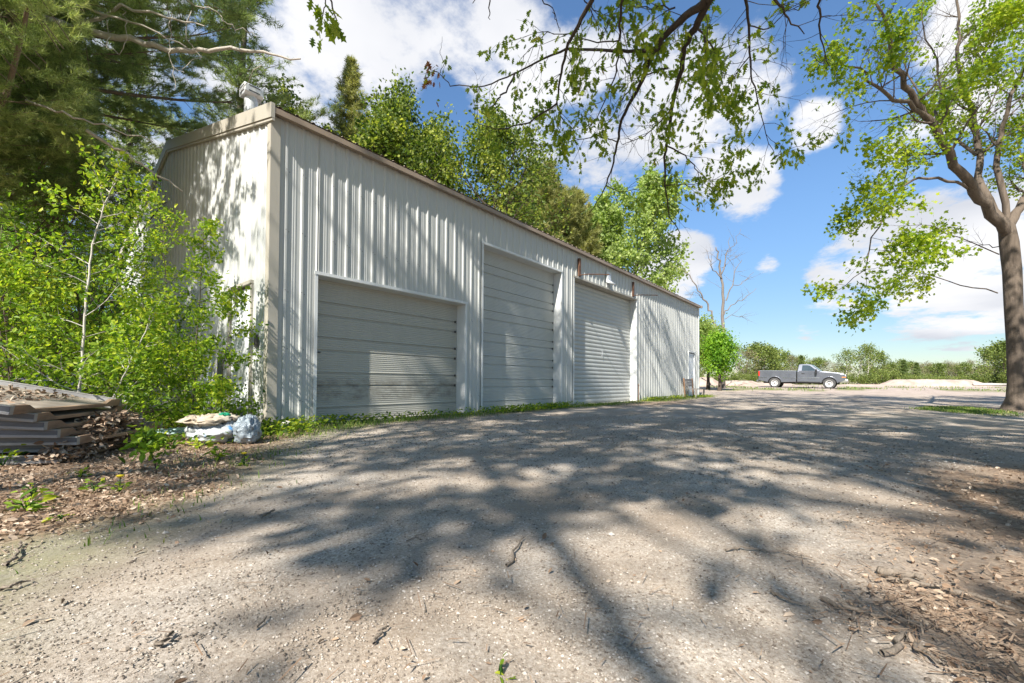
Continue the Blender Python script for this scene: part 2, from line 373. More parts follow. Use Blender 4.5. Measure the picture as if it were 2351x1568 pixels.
# ---------------------------------------------------------------- the shed
P_RIB = .2286; HE = 4.3037; HC = 4.40; YP = 5.55; HP = 5.86; LW = 19.25; WY = 11.1
SLOPE = (HP-HC)/YP
shed = thing('metal_shed', 'long white ribbed metal shed with tan trim and three overhead doors', 'shed', (0, 0, 0))
def rib_profile(u0, u1, off):
    """(u, out) breakpoints of the ribbed sheet between u0 and u1"""
    pts = []
    k = math.floor((u0-off)/P_RIB)-1
    while True:
        b = off + k*P_RIB
        if b > u1: break
        for du, o in ((-.030, 0), (-.013, .019), (.013, .019), (.030, 0), (.085, 0), (.092, .004), (.106, .004), (.113, 0), (.118, 0), (.125, .004), (.139, .004), (.146, 0)):
            if u0 < b+du < u1: pts.append((b+du, o))
        k += 1
    o0 = 0.0
    return [(u0, o0)] + pts + [(u1, o0)]
def ribbed_wall(name, segs, off, to3, mats, parent, screws=()):
    V = []; F = []; MI = []
    for u0, u1, zb, zt in segs:
        pr = rib_profile(u0, u1, off)
        i = len(V)
        for u, o in pr: V.append(to3(u, o, zb(u) if callable(zb) else zb)); V.append(to3(u, o, zt(u) if callable(zt) else zt))
        for k in range(len(pr)-1): F.append((i+2*k, i+2*k+2, i+2*k+3, i+2*k+1)); MI.append(0)
        for z in screws:
            k = math.ceil((u0-off)/P_RIB)
            while off+k*P_RIB < u1-.03:
                for du, o in ((.045, .0), (-.001, .019)):
                    u = off+k*P_RIB+du; zz = z+(.02 if o else 0)
                    if u > u0+.02 and u < u1-.02 and (zt(u) if callable(zt) else zt) > zz+.05 and (zb(u) if callable(zb) else zb) < zz-.03:
                        i = len(V); s = .0055
                        for a, b in ((-s,-s),(s,-s),(s,s),(-s,s)): V.append(to3(u+a, o+.004, zz+b))
                        F.append((i, i+1, i+2, i+3)); MI.append(1)
                k += 1
    me = mesh_np(name, np.array(V), np.array(F), mats, MI)
    return link(name, me, parent)
D1 = (.6473, 3.6738, 2.2195); D2 = (4.1881, 7.1985, 3.5755); D3 = (7.846, 12.0202, 3.5715); ED = (17.72, 18.58, 2.06)
segs = []; x = .02
for a, b, t in (D1, D2, D3, ED):
    segs.append((x, a, .03, HE+.04)); segs.append((a, b, t, HE+.04)); x = b
segs.append((x, LW-.02, .03, HE+.04))
ribbed_wall('front_wall', segs, .2094-.02, lambda u, o, z: (u, -o, z), [WALL, SCREW], shed, (.35, 1.1, 1.9, 2.75, 3.6))
gt = lambda u: HC - .09 + SLOPE*(u if u < YP else 2*YP-u)
GD = (.62, 1.53, 2.06)  # side door in the gable
ribbed_wall('gable_wall', [(.02, GD[0], .03, gt), (GD[0], GD[1], GD[2], gt), (GD[1], YP, .03, gt), (YP, WY, .03, gt)], .1873, lambda u, o, z: (-o, u, z), [WALL, SCREW], shed, (.35, 1.1, 1.9, 2.75, 3.6, 4.3, 5.0))
b = MB(); b.poly([(LW, 0, 0), (LW, WY, 0), (LW, WY, HC), (LW, YP, HP), (LW, 0, HC)]); b.poly([(LW, WY, 0), (0, WY, 0), (0, WY, HC), (LW, WY, HC)])
b.build('rear_wall', WALL, shed)
# roof sheets with ribs running up the slope
V = []; F = []
for side in (0, 1):
    pr = rib_profile(-.06, LW+.12, .05); i = len(V)
    for u, o in pr:
        if side == 0: V += [(u, -.13, HC-.03+o), (u, YP, HP+.005+o)]
        else: V += [(u, WY+.13, HC-.03+o), (u, YP, HP+.005+o)]
    for k in range(len(pr)-1): F.append((i+2*k, i+2*k+2, i+2*k+3, i+2*k+1))
link('roof', mesh_np('roof', np.array(V), np.array(F), [ROOFM]), shed)
b = MB(); b.box((-.055, -.125, HE-.015), (LW+.11, -.02, HC-.045)); b.box((-.05, -.128, HE-.03), (LW+.105, -.09, HE-.018)); b.build('eave_fascia', BROWN, shed)
b = MB(); b.box((LW+.02, -.15, HE-.02), (LW+.16, -.13, HC+.0)); b.build('eave_end_cap', BROWN, shed)
# rake trims along the gable
for a, c in (((-.13, HC-.012), (YP, HP+.028)), ((YP, HP+.028), (WY+.13, HC-.012))):
    b = MB()
    (y0, z0), (y1, z1) = a, c
    for dz0, dz1, xo in ((-.19, .012, -.07), (-.228, -.196, -.055)):
        b.prism([(y0, z0+dz0), (y1, z1+dz0), (y1, z1+dz1), (y0, z0+dz1)], xo, -.02, 0, 'x')
    b.build('rake_trim', TAN, shed)
# corner trims
b = MB(); b.box((-.032, -.034, .02), (.095, -.022, HE-.03)); b.box((-.034, -.022, .02), (-.022, .085, HC-.22)); b.build('corner_trim', TAN, shed)
b = MB(); b.box((LW-.10, -.034, .02), (LW+.03, -.022, HE-.03)); b.box((LW+.018, -.022, .02), (LW+.03, .10, HE)); b.build('corner_trim', WTRIM, shed)
b = MB(); b.box((-.012, -.012, -.12), (LW+.0, .24, .028)); b.box((-.012, .24, -.12), (.2, WY, .028)); b.build('foundation', CONC, shed)

def overhead_door(D, label, kind, mat):
    x0, x1, zt = D; d = .225; DR = 0
    lines = []; z = .035; prof = [(d, .03)]
    if kind == 'section':
        n = max(4, round(zt/.545)); hs = (zt-.03)/n
        for k in range(n):
            zb = .03 + k*hs
            # each section: fine ribs, a step at the joint and one deep bead two fifths up
            bead = zb + hs*.37
            zz = zb+.012
            prof += [(d+.022, zb+.001), (d+.022, zb+.012), (d, zb+.017)]
            zz = zb+.03
            while zz < zb+hs-.02:
                if abs(zz-bead) < .022:
                    prof += [(d, bead-.016), (d+.020, bead-.008), (d+.020, bead+.006), (d-.004, bead+.014)]; zz = bead+.032; continue
                prof += [(d, zz), (d+.0045, zz+.006), (d+.0045, zz+.014), (d, zz+.02)]; zz += .034
            lines.append(zb)
        prof.append((d, zt-.001))
    else:
        k = 0; per = .122; zz = .03
        while zz < zt:
            prof += [(d+.014, zz), (d+.012, zz+.008), (d+.002, zz+.022), (d-.004, zz+.06), (d+.001, zz+.1), (d+.012, zz+.116)]
            zz += per
    prof = [(y, min(z, zt-.001)) for y, z in prof]
    V = []; F = []
    for y, z in prof: V += [(x0, y, z), (x1, y, z)]
    for k in range(len(prof)-1): F.append((2*k, 2*k+1, 2*k+3, 2*k+2))
    o = link('overhead_door', mesh_np('overhead_door', np.array(V), np.array(F), [mat]), shed); o['label'] = label
    b = MB(); b.box((x0+.01, d-.004, .004), (x1-.01, d+.05, .029)); b.build('bottom_seal', DARK, o)
    if kind == 'section':
        for z in lines[1:]:
            for q in (0, hs*.37):
                b = MB(); b.box((x1-.075, d-.014, z+q-.02), (x1-.035, d-.001, z+q+.022)); b.build('hinge', SCREW, o)
        b = MB(); b.box((x0+.04, d-.016, 1.08), (x0+.17, d-.002, 1.10)); b.build('handle', SCREW, o)
    else:
        b = MB(); zc = 1.5; xm = (x0+x1)/2
        b.tube([(xm-.06, d-.005, zc), (xm-.06, d-.04, zc), (xm-.06, d-.04, zc+.16), (xm-.06, d-.005, zc+.16)], .007, 6); b.build('handle', GALV, o)
    # frame: two jambs and a header, returning into the opening
    for s, xx in ((-1, x0), (1, x1)):
        b = MB(); a0, a1 = (xx-.045, xx+.002) if s < 0 else (xx-.002, xx+.045)
        b.box((a0, -.027, .0), (a1, -.0215, zt+.004)); c0, c1 = (xx-.012, xx+.002) if s < 0 else (xx-.002, xx+.012)
        b.box((c0, -.0213, .0), (c1, .30, zt+.004)); b.build('jamb', WTRIM, shed)
    b = MB(); b.box((x0-.05, -.034, zt+.006), (x1+.05, -.022, zt+.052)); b.box((x0-.012, -.0215, zt-.001), (x1+.012, .30, zt+.012)); b.build('header', WTRIM if kind == 'section' else TAN, shed)
overhead_door(D1, 'lowest and widest-looking sectional door, with a grimy band across its lower panels', 'section', DOORD)
overhead_door(D2, 'tall clean sectional door in the middle', 'section', DOORM)
overhead_door(D3, 'tall roll-up door of narrow slats under two rusty brackets', 'slat', DOORM)

def entry_door(parent, to3, u0, u1, zt, label, trim):
    b = MB()
    def bx(mb, ua, ub, oa, ob, za, zb):
        p, q = to3(ua, oa, za), to3(ub, ob, zb)
        mb.box(tuple(min(i, j) for i, j in zip(p, q)), tuple(max(i, j) for i, j in zip(p, q)))
    bx(b, u0+.03, u1-.03, -.06, -.01, .03, zt-.03); o = b.build('entry_door', DOORWHITE, parent, bevel=.004); o['label'] = label
    b = MB(); bx(b, u0-.035, u0+.028, -.07, .028, .0, zt); bx(b, u1-.028, u1+.035, -.07, .028, .0, zt); bx(b, u0-.04, u1+.04, -.07, .045, zt+.002, zt+.05); b.build('door_frame', trim, parent)
    b = MB(); h = to3(u0+.10, .035, 1.02); b.tube([to3(u0+.10, -.012, 1.02), to3(u0+.10, .04, 1.02)], .012, 8); b.lathe((0,0,0), [(0, 0)], 3) if False else None
    b.tube([to3(u0+.10, .04, 1.02), to3(u0+.10, .052, 1.02), to3(u0+.10, .075, 1.02), to3(u0+.10, .085, 1.02)], [.016, .028, .028, .012], 10); b.build('handle', GALV, o)
entry_door(shed, lambda u, o, z: (u, -o, z), ED[0], ED[1], ED[2], 'narrow entry door at the far end of the front wall, behind the bench', WTRIM)
entry_door(shed, lambda u, o, z: (-o, u, z), GD[0], GD[1], GD[2], 'white entry door in the gable, half hidden by saplings', TAN)
b = MB(); b.box((-.05, .33, 1.12), (-.022, .40, 1.30)); b.box((-.062, .35, 1.16), (-.05, .38, 1.26)); b.build('switch_box', SCREW, shed, bevel=.004)
b = MB(); b.box((-.11, 2.28, .98), (-.022, 2.48, 1.26)); b.lathe((0,0,0), [(0.,0.)], 3) if False else None
b.tube([(-.11, 2.38, 1.16), (-.17, 2.38, 1.16)], [.07, .065], 14); b.build('electric_meter', GLASSD, shed, bevel=.008)
# roof vent: galvanised pipe with a boxy cap
vx, vy = .42, 2.05; vz = HC + SLOPE*vy
b = MB(); b.tube([(vx, vy, vz-.1), (vx, vy, vz+.76)], .108, 20); b.tube([(vx, vy, vz-.03), (vx, vy, vz+.05)], [.23, .13], 20); vent = b.build('roof_vent', GALV, shed, smooth=False)
b = MB(); zc = vz+.67; w = .145
b.prism([(-w, .035), (-w+.04, 0), (w-.04, 0), (w, .035), (w, .155), (w-.05, .20), (-w+.05, .20), (-w, .155)], -w, w, 0, 'x')
b.v = [(vx+p[0]*1.0, vy+p[1], zc+p[2]) for p in b.v]
b.build('vent_cap', GALV, vent, bevel=.006)
b = MB()
for q in (.05, .14):
    b = MB(); b.box((vx-w-.004, vy-.09, zc+q), (vx-w-.002, vy+.09, zc+q+.016)); b.build('vent_slot', DARK, vent)
    b = MB(); b.box((vx-.09, vy-w-.004, zc+q), (vx+.09, vy-w-.002, zc+q+.016)); b.build('vent_slot', DARK, vent)
# rusty swing brackets over the roll-up door
for xb in (8.02, 11.62):
    b = MB(); b.box((xb, -.075, D3[2]+.07), (xb+.09, -.026, D3[2]+.07+.50)); o = b.build('bracket', RUST, shed)
    b = MB(); b.tube([(xb+.05, -.06, D3[2]+.10), (xb+.10, -.30, D3[2]+.10), (xb+.55, -.72, D3[2]+.11)], .014, 6); b.build('bracket_arm', RUST, o)
xb = 9.85
b = MB(); b.box((xb-.14, -.05, 3.78), (xb+.14, -.026, 4.12)); fl = b.build('floodlight', WTRIM, shed)
b = MB(); b.prism([(-.25, 3.72), (-.08, 3.86), (-.06, 4.06), (-.045, 4.06), (-.045, 3.76)], xb-.1, xb+.1, 0, 'x'); b.build('lamp_head', GALV, fl, bevel=.004)
b = MB(); b.box((xb-.09, -.252, 3.715), (xb+.09, -.15, 3.722)); b.build('lamp_lens', GLASSD, fl)

# ---------------------------------------------------------------- foliage machinery
def leaf_template(kind):
    if kind == 'simple':   # two folded halves
        v = [(0,0,0), (.35,.26,.07), (.72,.2,.05), (1,0,-.06), (.72,-.2,.05), (.35,-.26,.07)]
        f = [(0,1,2,3), (0,3,4,5)]
    elif kind == 'diamond':
        v = [(0,0,0), (.45,.36,.10), (1,0,-.05), (.45,-.36,.10)]; f = [(0,1,2,3)]
    elif kind == 'oak':
        h = [(0,0),(.15,.06),(.25,.24),(.33,.09),(.47,.33),(.56,.11),(.70,.28),(.78,.1),(1,.0)]
        v = [(a, b, .12*abs(b)) for a, b in h] + [(a, -b, .12*abs(b)) for a, b in h[-2:0:-1]]
        f = [tuple(range(len(v)))]
    elif kind == 'maple':
        h = [(0,0),(.08,.3),(.28,.22),(.38,.52),(.55,.42),(.62,.16),(.8,.2),(1,0)]
        v = [(a, b, .15*abs(b)) for a, b in h] + [(a, -b, .15*abs(b)) for a, b in h[-2:0:-1]]
        f = [tuple(range(len(v)))]
    return np.array(v, float), np.array(f, int)
def unit(a): return a/(np.linalg.norm(a, axis=-1, keepdims=True)+1e-9)
def leaves_mesh(name, P, A, S, kind, mat, rng, tint=None, flat=.5, org=(0,0,0)):
    """one mesh of many leaves: P positions, A axes, S sizes"""
    n = len(P); A = unit(A); Nn = unit(rng.normal(size=(n, 3)) + np.array([0, 0, 1.6*flat]))
    Nn = unit(Nn - (Nn*A).sum(1, keepdims=True)*A); B = np.cross(Nn, A)
    tv, tf = leaf_template(kind); k = len(tv)
    S = np.broadcast_to(np.asarray(S, float), (n,))[:, None, None]
    V = (P-np.asarray(org))[:, None, :] + S*(tv[None, :, 0:1]*A[:, None, :] + tv[None, :, 1:2]*B[:, None, :] + tv[None, :, 2:3]*Nn[:, None, :])
    F = (tf[None] + (np.arange(n)*k)[:, None, None]).reshape(-1, tf.shape[1])
    if tint is None: tint = rng.random(n)
    return mesh_np(name, V.reshape(-1, 3), F, [mat], attr={'tint': ('FACE', np.repeat(tint, len(tf)))})
def needles_mesh(name, P, A, rng, n=26, length=.11, width=.004, mat=None, spread=.75, tint=None, org=(0,0,0)):
    k = len(P); A = unit(A)
    D = unit(A[:, None, :]*.8 + rng.normal(size=(k, n, 3))*spread)
    Ls = length*(.7+.5*rng.random((k, n, 1))); W_ = unit(np.cross(D, rng.normal(size=(k, n, 3))))*width
    B0 = (P-np.asarray(org))[:, None, :] + A[:, None, :]*(rng.random((k, n, 1))-.6)*length*.9
    V = np.stack([B0-W_, B0+W_, B0+D*Ls], 2).reshape(-1, 3)
    F = np.arange(k*n*3).reshape(-1, 3)
    if tint is None: tint = rng.random(k)
    return mesh_np(name, V, F, [mat], attr={'tint': ('FACE', np.clip(np.repeat(tint, n)+rng.normal(size=k*n)*.12, 0, 1))})
def tubes_mesh(name, polys, mat, org=(0,0,0), sides=None):
    V = []; F = []; base = 0; org = np.asarray(org)
    for pts, rad in polys:
        pts = np.asarray(pts, float); n = len(pts); r0 = rad[0]
        sd = sides or (14 if r0 > .15 else 8 if r0 > .04 else 5 if r0 > .008 else 3)
        T = np.gradient(pts, axis=0); T = unit(T)
        ref = np.where(np.abs(T[:, 2:3]) < .9, np.array([[0, 0, 1.]]), np.array([[1., 0, 0]])) if n < 3 else np.tile(np.array([0.31, .22, .93]) if abs(T[0, 2]) < .8 else np.array([.95, .3, .05]), (n, 1))
        a = unit(np.cross(T, ref)); b = np.cross(T, a); an = np.arange(sd)*2*math.pi/sd
        R = np.asarray(rad)[:, None, None]
        ring = (pts-org)[:, None, :] + R*(np.cos(an)[None, :, None]*a[:, None, :] + np.sin(an)[None, :, None]*b[:, None, :])
        V.append(ring.reshape(-1, 3)); i = base + np.arange(n*sd).reshape(n, sd); j = np.roll(i, -1, 1)
        F.append(np.stack([i[:-1], j[:-1], j[1:], i[1:]], -1).reshape(-1, 4)); base += n*sd
    return mesh_np(name, np.concatenate(V), np.concatenate(F), [mat], smooth=True)
def rot_about(v, axis, ang):
    axis = axis/np.linalg.norm(axis); c, s = math.cos(ang), math.sin(ang)
    return v*c + np.cross(axis, v)*s + axis*(axis @ v)*(1-c)
def grow(rng, p, d, L, r, lev, par, polys, tips, tipr=.3):
    """random limb with its children; par[lev] = (children, length ratio, angle, wobble, lift, start)"""
    n = max(4, int(5+L*1.2)) if lev < len(par)-1 else 5
    p = np.asarray(p, float); d = np.asarray(d, float)/np.linalg.norm(d); pts = [p]; st = L/(n-1)
    pr = par[min(lev, len(par)-1)]; wob, lift = pr[3], pr[4]; ds = [d]
    for k in range(n-1):
        d = d + rng.normal(size=3)*wob + np.array([0, 0, lift]); d /= np.linalg.norm(d); p = p+d*st; pts.append(p); ds.append(d)
    t = np.linspace(0, 1, n); rad = r*(1-(1-tipr)*t)
    polys.append((np.array(pts), rad)); pts = np.array(pts)
    if lev >= len(par)-1:
        for k in range(1, n): tips.append((pts[k], ds[k]))
        return
    nch, ratio, ang, _, _, t0 = pr; az = rng.random()*6.28
    for c in range(nch):
        tt = t0 + (1-t0)*(c+.6*rng.random())/nch; i = min(int(tt*(n-1)), n-2); f = tt*(n-1)-i
        q = pts[i]*(1-f)+pts[i+1]*f; dd = ds[i]
        az += 2.4+rng.normal()*.4; perp = np.cross(dd, rng.normal(size=3)); perp /= np.linalg.norm(perp)
        base = np.cross(dd, [0.13, .27, 1.]); base = base/(np.linalg.norm(base)+1e-6); axis = rot_about(base, dd, az)
        cd_ = rot_about(dd, axis, ang*(.75+.5*rng.random()))
        grow(rng, q, cd_, L*ratio*(1.15-.55*tt)*(.75+.5*rng.random()), max(r*(1-(1-tipr)*tt)*.6, .002), lev+1, par, polys, tips, tipr)
    grow(rng, pts[-1], ds[-1], L*ratio*.8, max(r*tipr, .002), lev+1, par, polys, tips, tipr)
def spread_leaves(rng, tips, per, jit, droop=.25):
    T = np.array([t[0] for t in tips]); D = np.array([t[1] for t in tips])
    T = np.repeat(T, per, 0); D = np.repeat(D, per, 0)
    P = T + rng.normal(size=T.shape)*jit
    A = unit(D*.5 + rng.normal(size=T.shape)*.8 + np.array([0, 0, -droop]))
    return P, A

G_ = lambda *c: c
LF_SAP = mat_leaf('sapling_leaf', [(0, (.04,.09,.012)), (.3, (.13,.23,.02)), (.7, (.30,.40,.035)), (1, (.55,.54,.05))], .45)
LF_BUSH = mat_leaf('bush_leaf', [(0, (.035,.11,.012)), (.4, (.14,.29,.025)), (1, (.36,.52,.055))], .45)
LF_OAK = mat_leaf('oak_leaf', [(0, (.08,.14,.015)), (.5, (.25,.32,.035)), (.9, (.45,.46,.06)), (1, (.38,.20,.08))], .6)
LF_MAPLE = mat_leaf('maple_leaf', [(0, (.065,.14,.012)), (.45, (.19,.29,.02)), (1, (.44,.48,.04))], .45)
LF_VINE = mat_leaf('vine_leaf', [(0, (.03,.06,.012)), (.4, (.11,.16,.025)), (.75, (.33,.36,.06)), (1, (.54,.52,.13))], .4)
LF_LIGHT = mat_leaf('poplar_leaf', [(0, (.13,.19,.045)), (.5, (.30,.38,.11)), (1, (.50,.53,.22))], .45)
LF_OLIVE = mat_leaf('olive_needle', [(0, (.11,.13,.035)), (.5, (.29,.29,.09)), (1, (.50,.47,.19))], .3)
LF_PINE = mat_leaf('pine_needle', [(0, (.12,.17,.06)), (.5, (.30,.37,.14)), (1, (.56,.57,.28))], .35)
LF_DPINE = mat_leaf('dark_pine_needle', [(0, (.08,.12,.04)), (.6, (.21,.27,.09)), (1, (.42,.43,.19))], .35)
LF_FAR = mat_leaf('far_leaf', [(0, (.07,.10,.022)), (.5, (.16,.21,.045)), (.85, (.27,.30,.075)), (1, (.30,.24,.12))], .3)
LF_FAR2 = mat_leaf('far_tan_leaf', [(0, (.15,.12,.07)), (.5, (.25,.21,.13)), (1, (.25,.26,.10))], .3)
LF_GRASS = mat_leaf('grass_blade', [(0, (.07,.13,.02)), (.6, (.15,.24,.035)), (1, (.34,.33,.12))], .3)
BK_GREY = mat_bark('grey_bark', (.045,.034,.027), (.15,.118,.092))
BK_DARK = mat_bark('dark_bark', (.03,.024,.02), (.09,.07,.055))
BK_PALE = mat_bark('pale_bark', (.28,.25,.21), (.50,.46,.40))
BK_PINE = mat_bark('pine_bark', (.09,.06,.045), (.22,.16,.12))
BK_SNAG = mat_bark('snag_bark', (.085,.07,.06), (.21,.18,.155))
BK_DEAD = mat_bark('dead_wood', (.22,.19,.16), (.42,.38,.33))

def gz(x, y): return float(gheight(np.array([x]), np.array([y]))[0])
def foot(x, z):
    """ground point under display column x at depth z"""
    p = at(x, 880, z); return np.array([p[0], p[1], gz(p[0], p[1])])

def broadleaf(name, label, cat, base, H, R, rng, leafmat, bark, size, per, par, r0, kind='simple', group=None, lean=(0,0,0), trunk=.35, jit=.12, crown0=.3, tmap=None):
    root = thing(name, label, cat, base, group)
    polys = []; tips = []
    d0 = np.array([0, 0, 1.]) + np.array(lean)
    n = 7; pts = []; p = np.array(base) - np.array([0, 0, .1]); d = d0/np.linalg.norm(d0)
    for k in range(n): pts.append(p.copy()); d = unit(d + rng.normal(size=3)*.05); p = p + d*H*.92/(n-1)
    pts = np.array(pts); t = np.linspace(0, 1, n); rad = r0*(1-.85*t); rad[0] *= 1.35; polys.append((pts, rad))
    nl = par['limbs']; az = rng.random()*6.28
    for k in range(nl):
        tt = crown0 + (1-crown0)*(k+.5*rng.random())/nl; i = min(int(tt*(n-1)), n-2); f = tt*(n-1)-i; q = pts[i]*(1-f)+pts[i+1]*f
        az += 2.4+rng.normal()*.3; el = .25+.8*tt
        s = (tt-crown0)/(1-crown0); prof = math.sin(math.pi*min(1, .22+.74*s))**.8
        dd = np.array([math.cos(az)*math.cos(el), math.sin(az)*math.cos(el), math.sin(el)])
        grow(rng, q, dd, max(.3, R*prof), r0*(1-.8*tt)*.5, 0, par['lev'], polys, tips)
    grow(rng, pts[-1], np.array([0, 0, 1.]), H*.1, r0*.15, 0, par['lev'], polys, tips)
    link('trunk', tubes_mesh('trunk', polys, bark, base), root)
    P, A = spread_leaves(rng, tips, per, jit)
    tint = rng.random(len(P))
    clump = fbm(P[:, 0]*1.1/max(.6, R*.3)+P[:, 2]*.7, P[:, 1]*1.1/max(.6, R*.3), 3, 3)
    tint = np.clip(.55*tint + .9*(clump-.28), 0, 1)
    link('crown', leaves_mesh('crown', P, A, size*(.6+.7*rng.random(len(P))), kind, leafmat, rng, tint, org=base), root)
    return root
LEV2 = {'limbs': 16, 'lev': [(5, .5, .8, .10, .03, .25), (4, .5, .8, .14, .0, .2), (0, .5, .7, .15, -.01, 0)]}
LEV1 = {'limbs': 14, 'lev': [(6, .45, .8, .12, .03, .2), (0, .5, .7, .15, 0, 0)]}
def dup(root, loc, rotz=0, scale=1.0, label=None):
    r = root.copy(); COL.objects.link(r); r.location = tuple(loc); r.rotation_euler = (0, 0, rotz); r.scale = (scale,)*3 if np.isscalar(scale) else scale
    if label: r['label'] = label
    for ch in kids(root):
        c = ch.copy(); COL.objects.link(c); c.parent = r
        for g in kids(ch): e = g.copy(); COL.objects.link(e); e.parent = c
    return r
# ---------------------------------------------------------------- ground scatter (stuff)
def tri_stones(name, X, Y, S, mat, rng):
    n = len(X); oc = np.array([(1,0,0),(0,1,0),(-1,0,0),(0,-1,0),(0,0,1),(0,0,-1)], float)
    tf = np.array([(0,1,4),(1,2,4),(2,3,4),(3,0,4),(1,0,5),(2,1,5),(3,2,5),(0,3,5)])
    V = oc[None]*(.6+.6*rng.random((n, 6, 1))); an = rng.random(n)*6.28; c, s = np.cos(an)[:, None], np.sin(an)[:, None]
    sc_ = S[:, None]*np.stack([.8+.5*rng.random(n), .7+.4*rng.random(n), .45+.3*rng.random(n)], -1)
    V = V*sc_[:, None, :]; V = np.stack([V[..., 0]*c - V[..., 1]*s, V[..., 0]*s + V[..., 1]*c, V[..., 2]], -1)
    V = V + np.stack([X, Y, gheight(X, Y)+S*.25], -1)[:, None, :]
    F = (tf[None]+(np.arange(n)*6)[:, None, None]).reshape(-1, 3)
    return mesh_np(name, V.reshape(-1, 3), F, [mat], attr={'tint': ('FACE', np.repeat(rng.random(n), 8))})
def mat_tint(name, stops, rough=.9):
    m, nt, out = nodes(name); a = nt.nodes.new('ShaderNodeAttribute'); a.attribute_name = 'tint'
    n = noise_(nt, 40, 4, objco(nt)); c = ramp_(nt, a.outputs['Fac'], stops); c = mixc(nt, ramp_(nt, n, [(.3, (0,0,0)), (.8, (.5,)*3)]), c, tuple(q*.6 for q in stops[1][1]))
    bsdf(nt, out, c, rough, 0, n, .2, .005, .2); return m
STONE = mat_tint('gravel_stone', [(0, (.11,.085,.065)), (.35, (.28,.23,.18)), (.8, (.46,.395,.32)), (1, (.64,.58,.51))])
DRYLEAF = mat_tint('dry_leaf', [(0, (.13,.08,.05)), (.35, (.32,.215,.14)), (.75, (.46,.35,.25)), (1, (.58,.48,.37))], .7)
TWIG = mat_bark('twig_bark', (.10,.075,.055), (.27,.22,.17), 30)
rng = np.random.default_rng(11)
def polar(n, rmax, p=1.0, a0=-1.2, a1=1.2, rmin=.7):
    f = rmin*(rmax/rmin)**(rng.random(n)**p); a = a0+(a1-a0)*rng.random(n)
    return CAM[0]+f*(_fw[0]*np.cos(a)+RT[0]*np.sin(a)), CAM[1]+f*(_fw[1]*np.cos(a)+RT[1]*np.sin(a)), f
X, Y, f = polar(130000, 9, .85)
k = (litter_mask(X, Y) < .5) & (Y < -.1); X, Y = X[k], Y[k]
S = (.0018+.0046*rng.random(len(X))**3)*np.clip(f[k]/2.2, 1, 2.2); S[rng.random(len(X)) < .004] *= 2.4
tag(link('gravel', tri_stones('gravel', X, Y, S, STONE, rng)), 'loose pale gravel stones lying over the driveway', 'gravel', kind='stuff')
# fallen leaves
X, Y, f = polar(210000, 11, .75); L = litter_mask(X, Y)*np.where((X > -.9) & (Y < -4.6), .45, 1); k = (rng.random(len(X)) < L**1.3*.9 + .0022) & ((Y < -.05) | (X < -.1)); X, Y = X[k], Y[k]
P = np.stack([X, Y, gheight(X, Y)+.006+.026*rng.random(len(X))**2*litter_mask(X, Y)], -1); A = unit(np.stack([rng.normal(size=len(X)), rng.normal(size=len(X)), .35*rng.normal(size=len(X))], -1))
tag(link('fallen_leaves', leaves_mesh('fallen_leaves', P, A, (.009+.030*rng.random(len(X))**1.8)*np.where(X > -.9, .8, 1), 'simple', DRYLEAF, rng, flat=.55)), 'dry brown leaf litter spread over the bank and under the tree', 'leaf litter', kind='stuff')
# needles, bark shreds and short twigs
X, Y, f = polar(110000, 8, .9); L = litter_mask(X, Y); k = (rng.random(len(X)) < .007+.8*L*sstep(.3,.6,fbm(X*2,Y*2,3,55))) & ((Y < -.05) | (X < -.1)); X, Y = X[k], Y[k]; n = len(X)
an = rng.random(n)*6.28; Ls = .010+.032*rng.random(n)**2; D = np.stack([np.cos(an), np.sin(an), .06*rng.normal(size=n)], -1); C = np.stack([X, Y, gheight(X, Y)+.01+.02*rng.random(n)], -1)
Wd = np.stack([-np.sin(an), np.cos(an), 0*an], -1)*(.001+.0015*rng.random(n))[:, None]; U = np.array([0, 0, .003])
V = np.stack([C-D*Ls[:, None]-Wd, C-D*Ls[:, None]+Wd, C+D*Ls[:, None]+Wd*.6+U, C+D*Ls[:, None]-Wd*.6+U], 1).reshape(-1, 3)
tag(link('needle_litter', mesh_np('needle_litter', V, np.arange(n*4).reshape(-1, 4), [DRYLEAF], attr={'tint': ('FACE', rng.random(n)*.7)})), 'brown pine needles and twig bits on the ground', 'needle litter', kind='stuff')
def blades(name, X, Y, h, mat, rng, w=.004, z0=None):
    n = len(X); an = rng.random(n)*6.28; hh = h*(.5+.9*rng.random(n)); z = gheight(X, Y) if z0 is None else z0
    D = np.stack([np.cos(an), np.sin(an), 0*an], -1); Wv = np.stack([-np.sin(an), np.cos(an), 0*an], -1)*w
    B = np.stack([X, Y, z-.01], -1); bend = (.2+.6*rng.random(n))[:, None]
    M_ = B+D*hh[:, None]*bend*.35+np.array([0,0,1.])*hh[:, None]*.6; T = B+D*hh[:, None]*bend+np.array([0,0,1.])*hh[:, None]
    V = np.stack([B-Wv, B+Wv, M_+Wv*.8, M_-Wv*.8, T], 1).reshape(-1, 3); i = np.arange(n)[:, None]*5
    return mesh_np(name, V, [i+np.array([[0,1,2,3]]), i+np.array([[3,2,4]])], [mat], attr={'tint': ('FACE', np.concatenate([rng.random(n)]*2))})
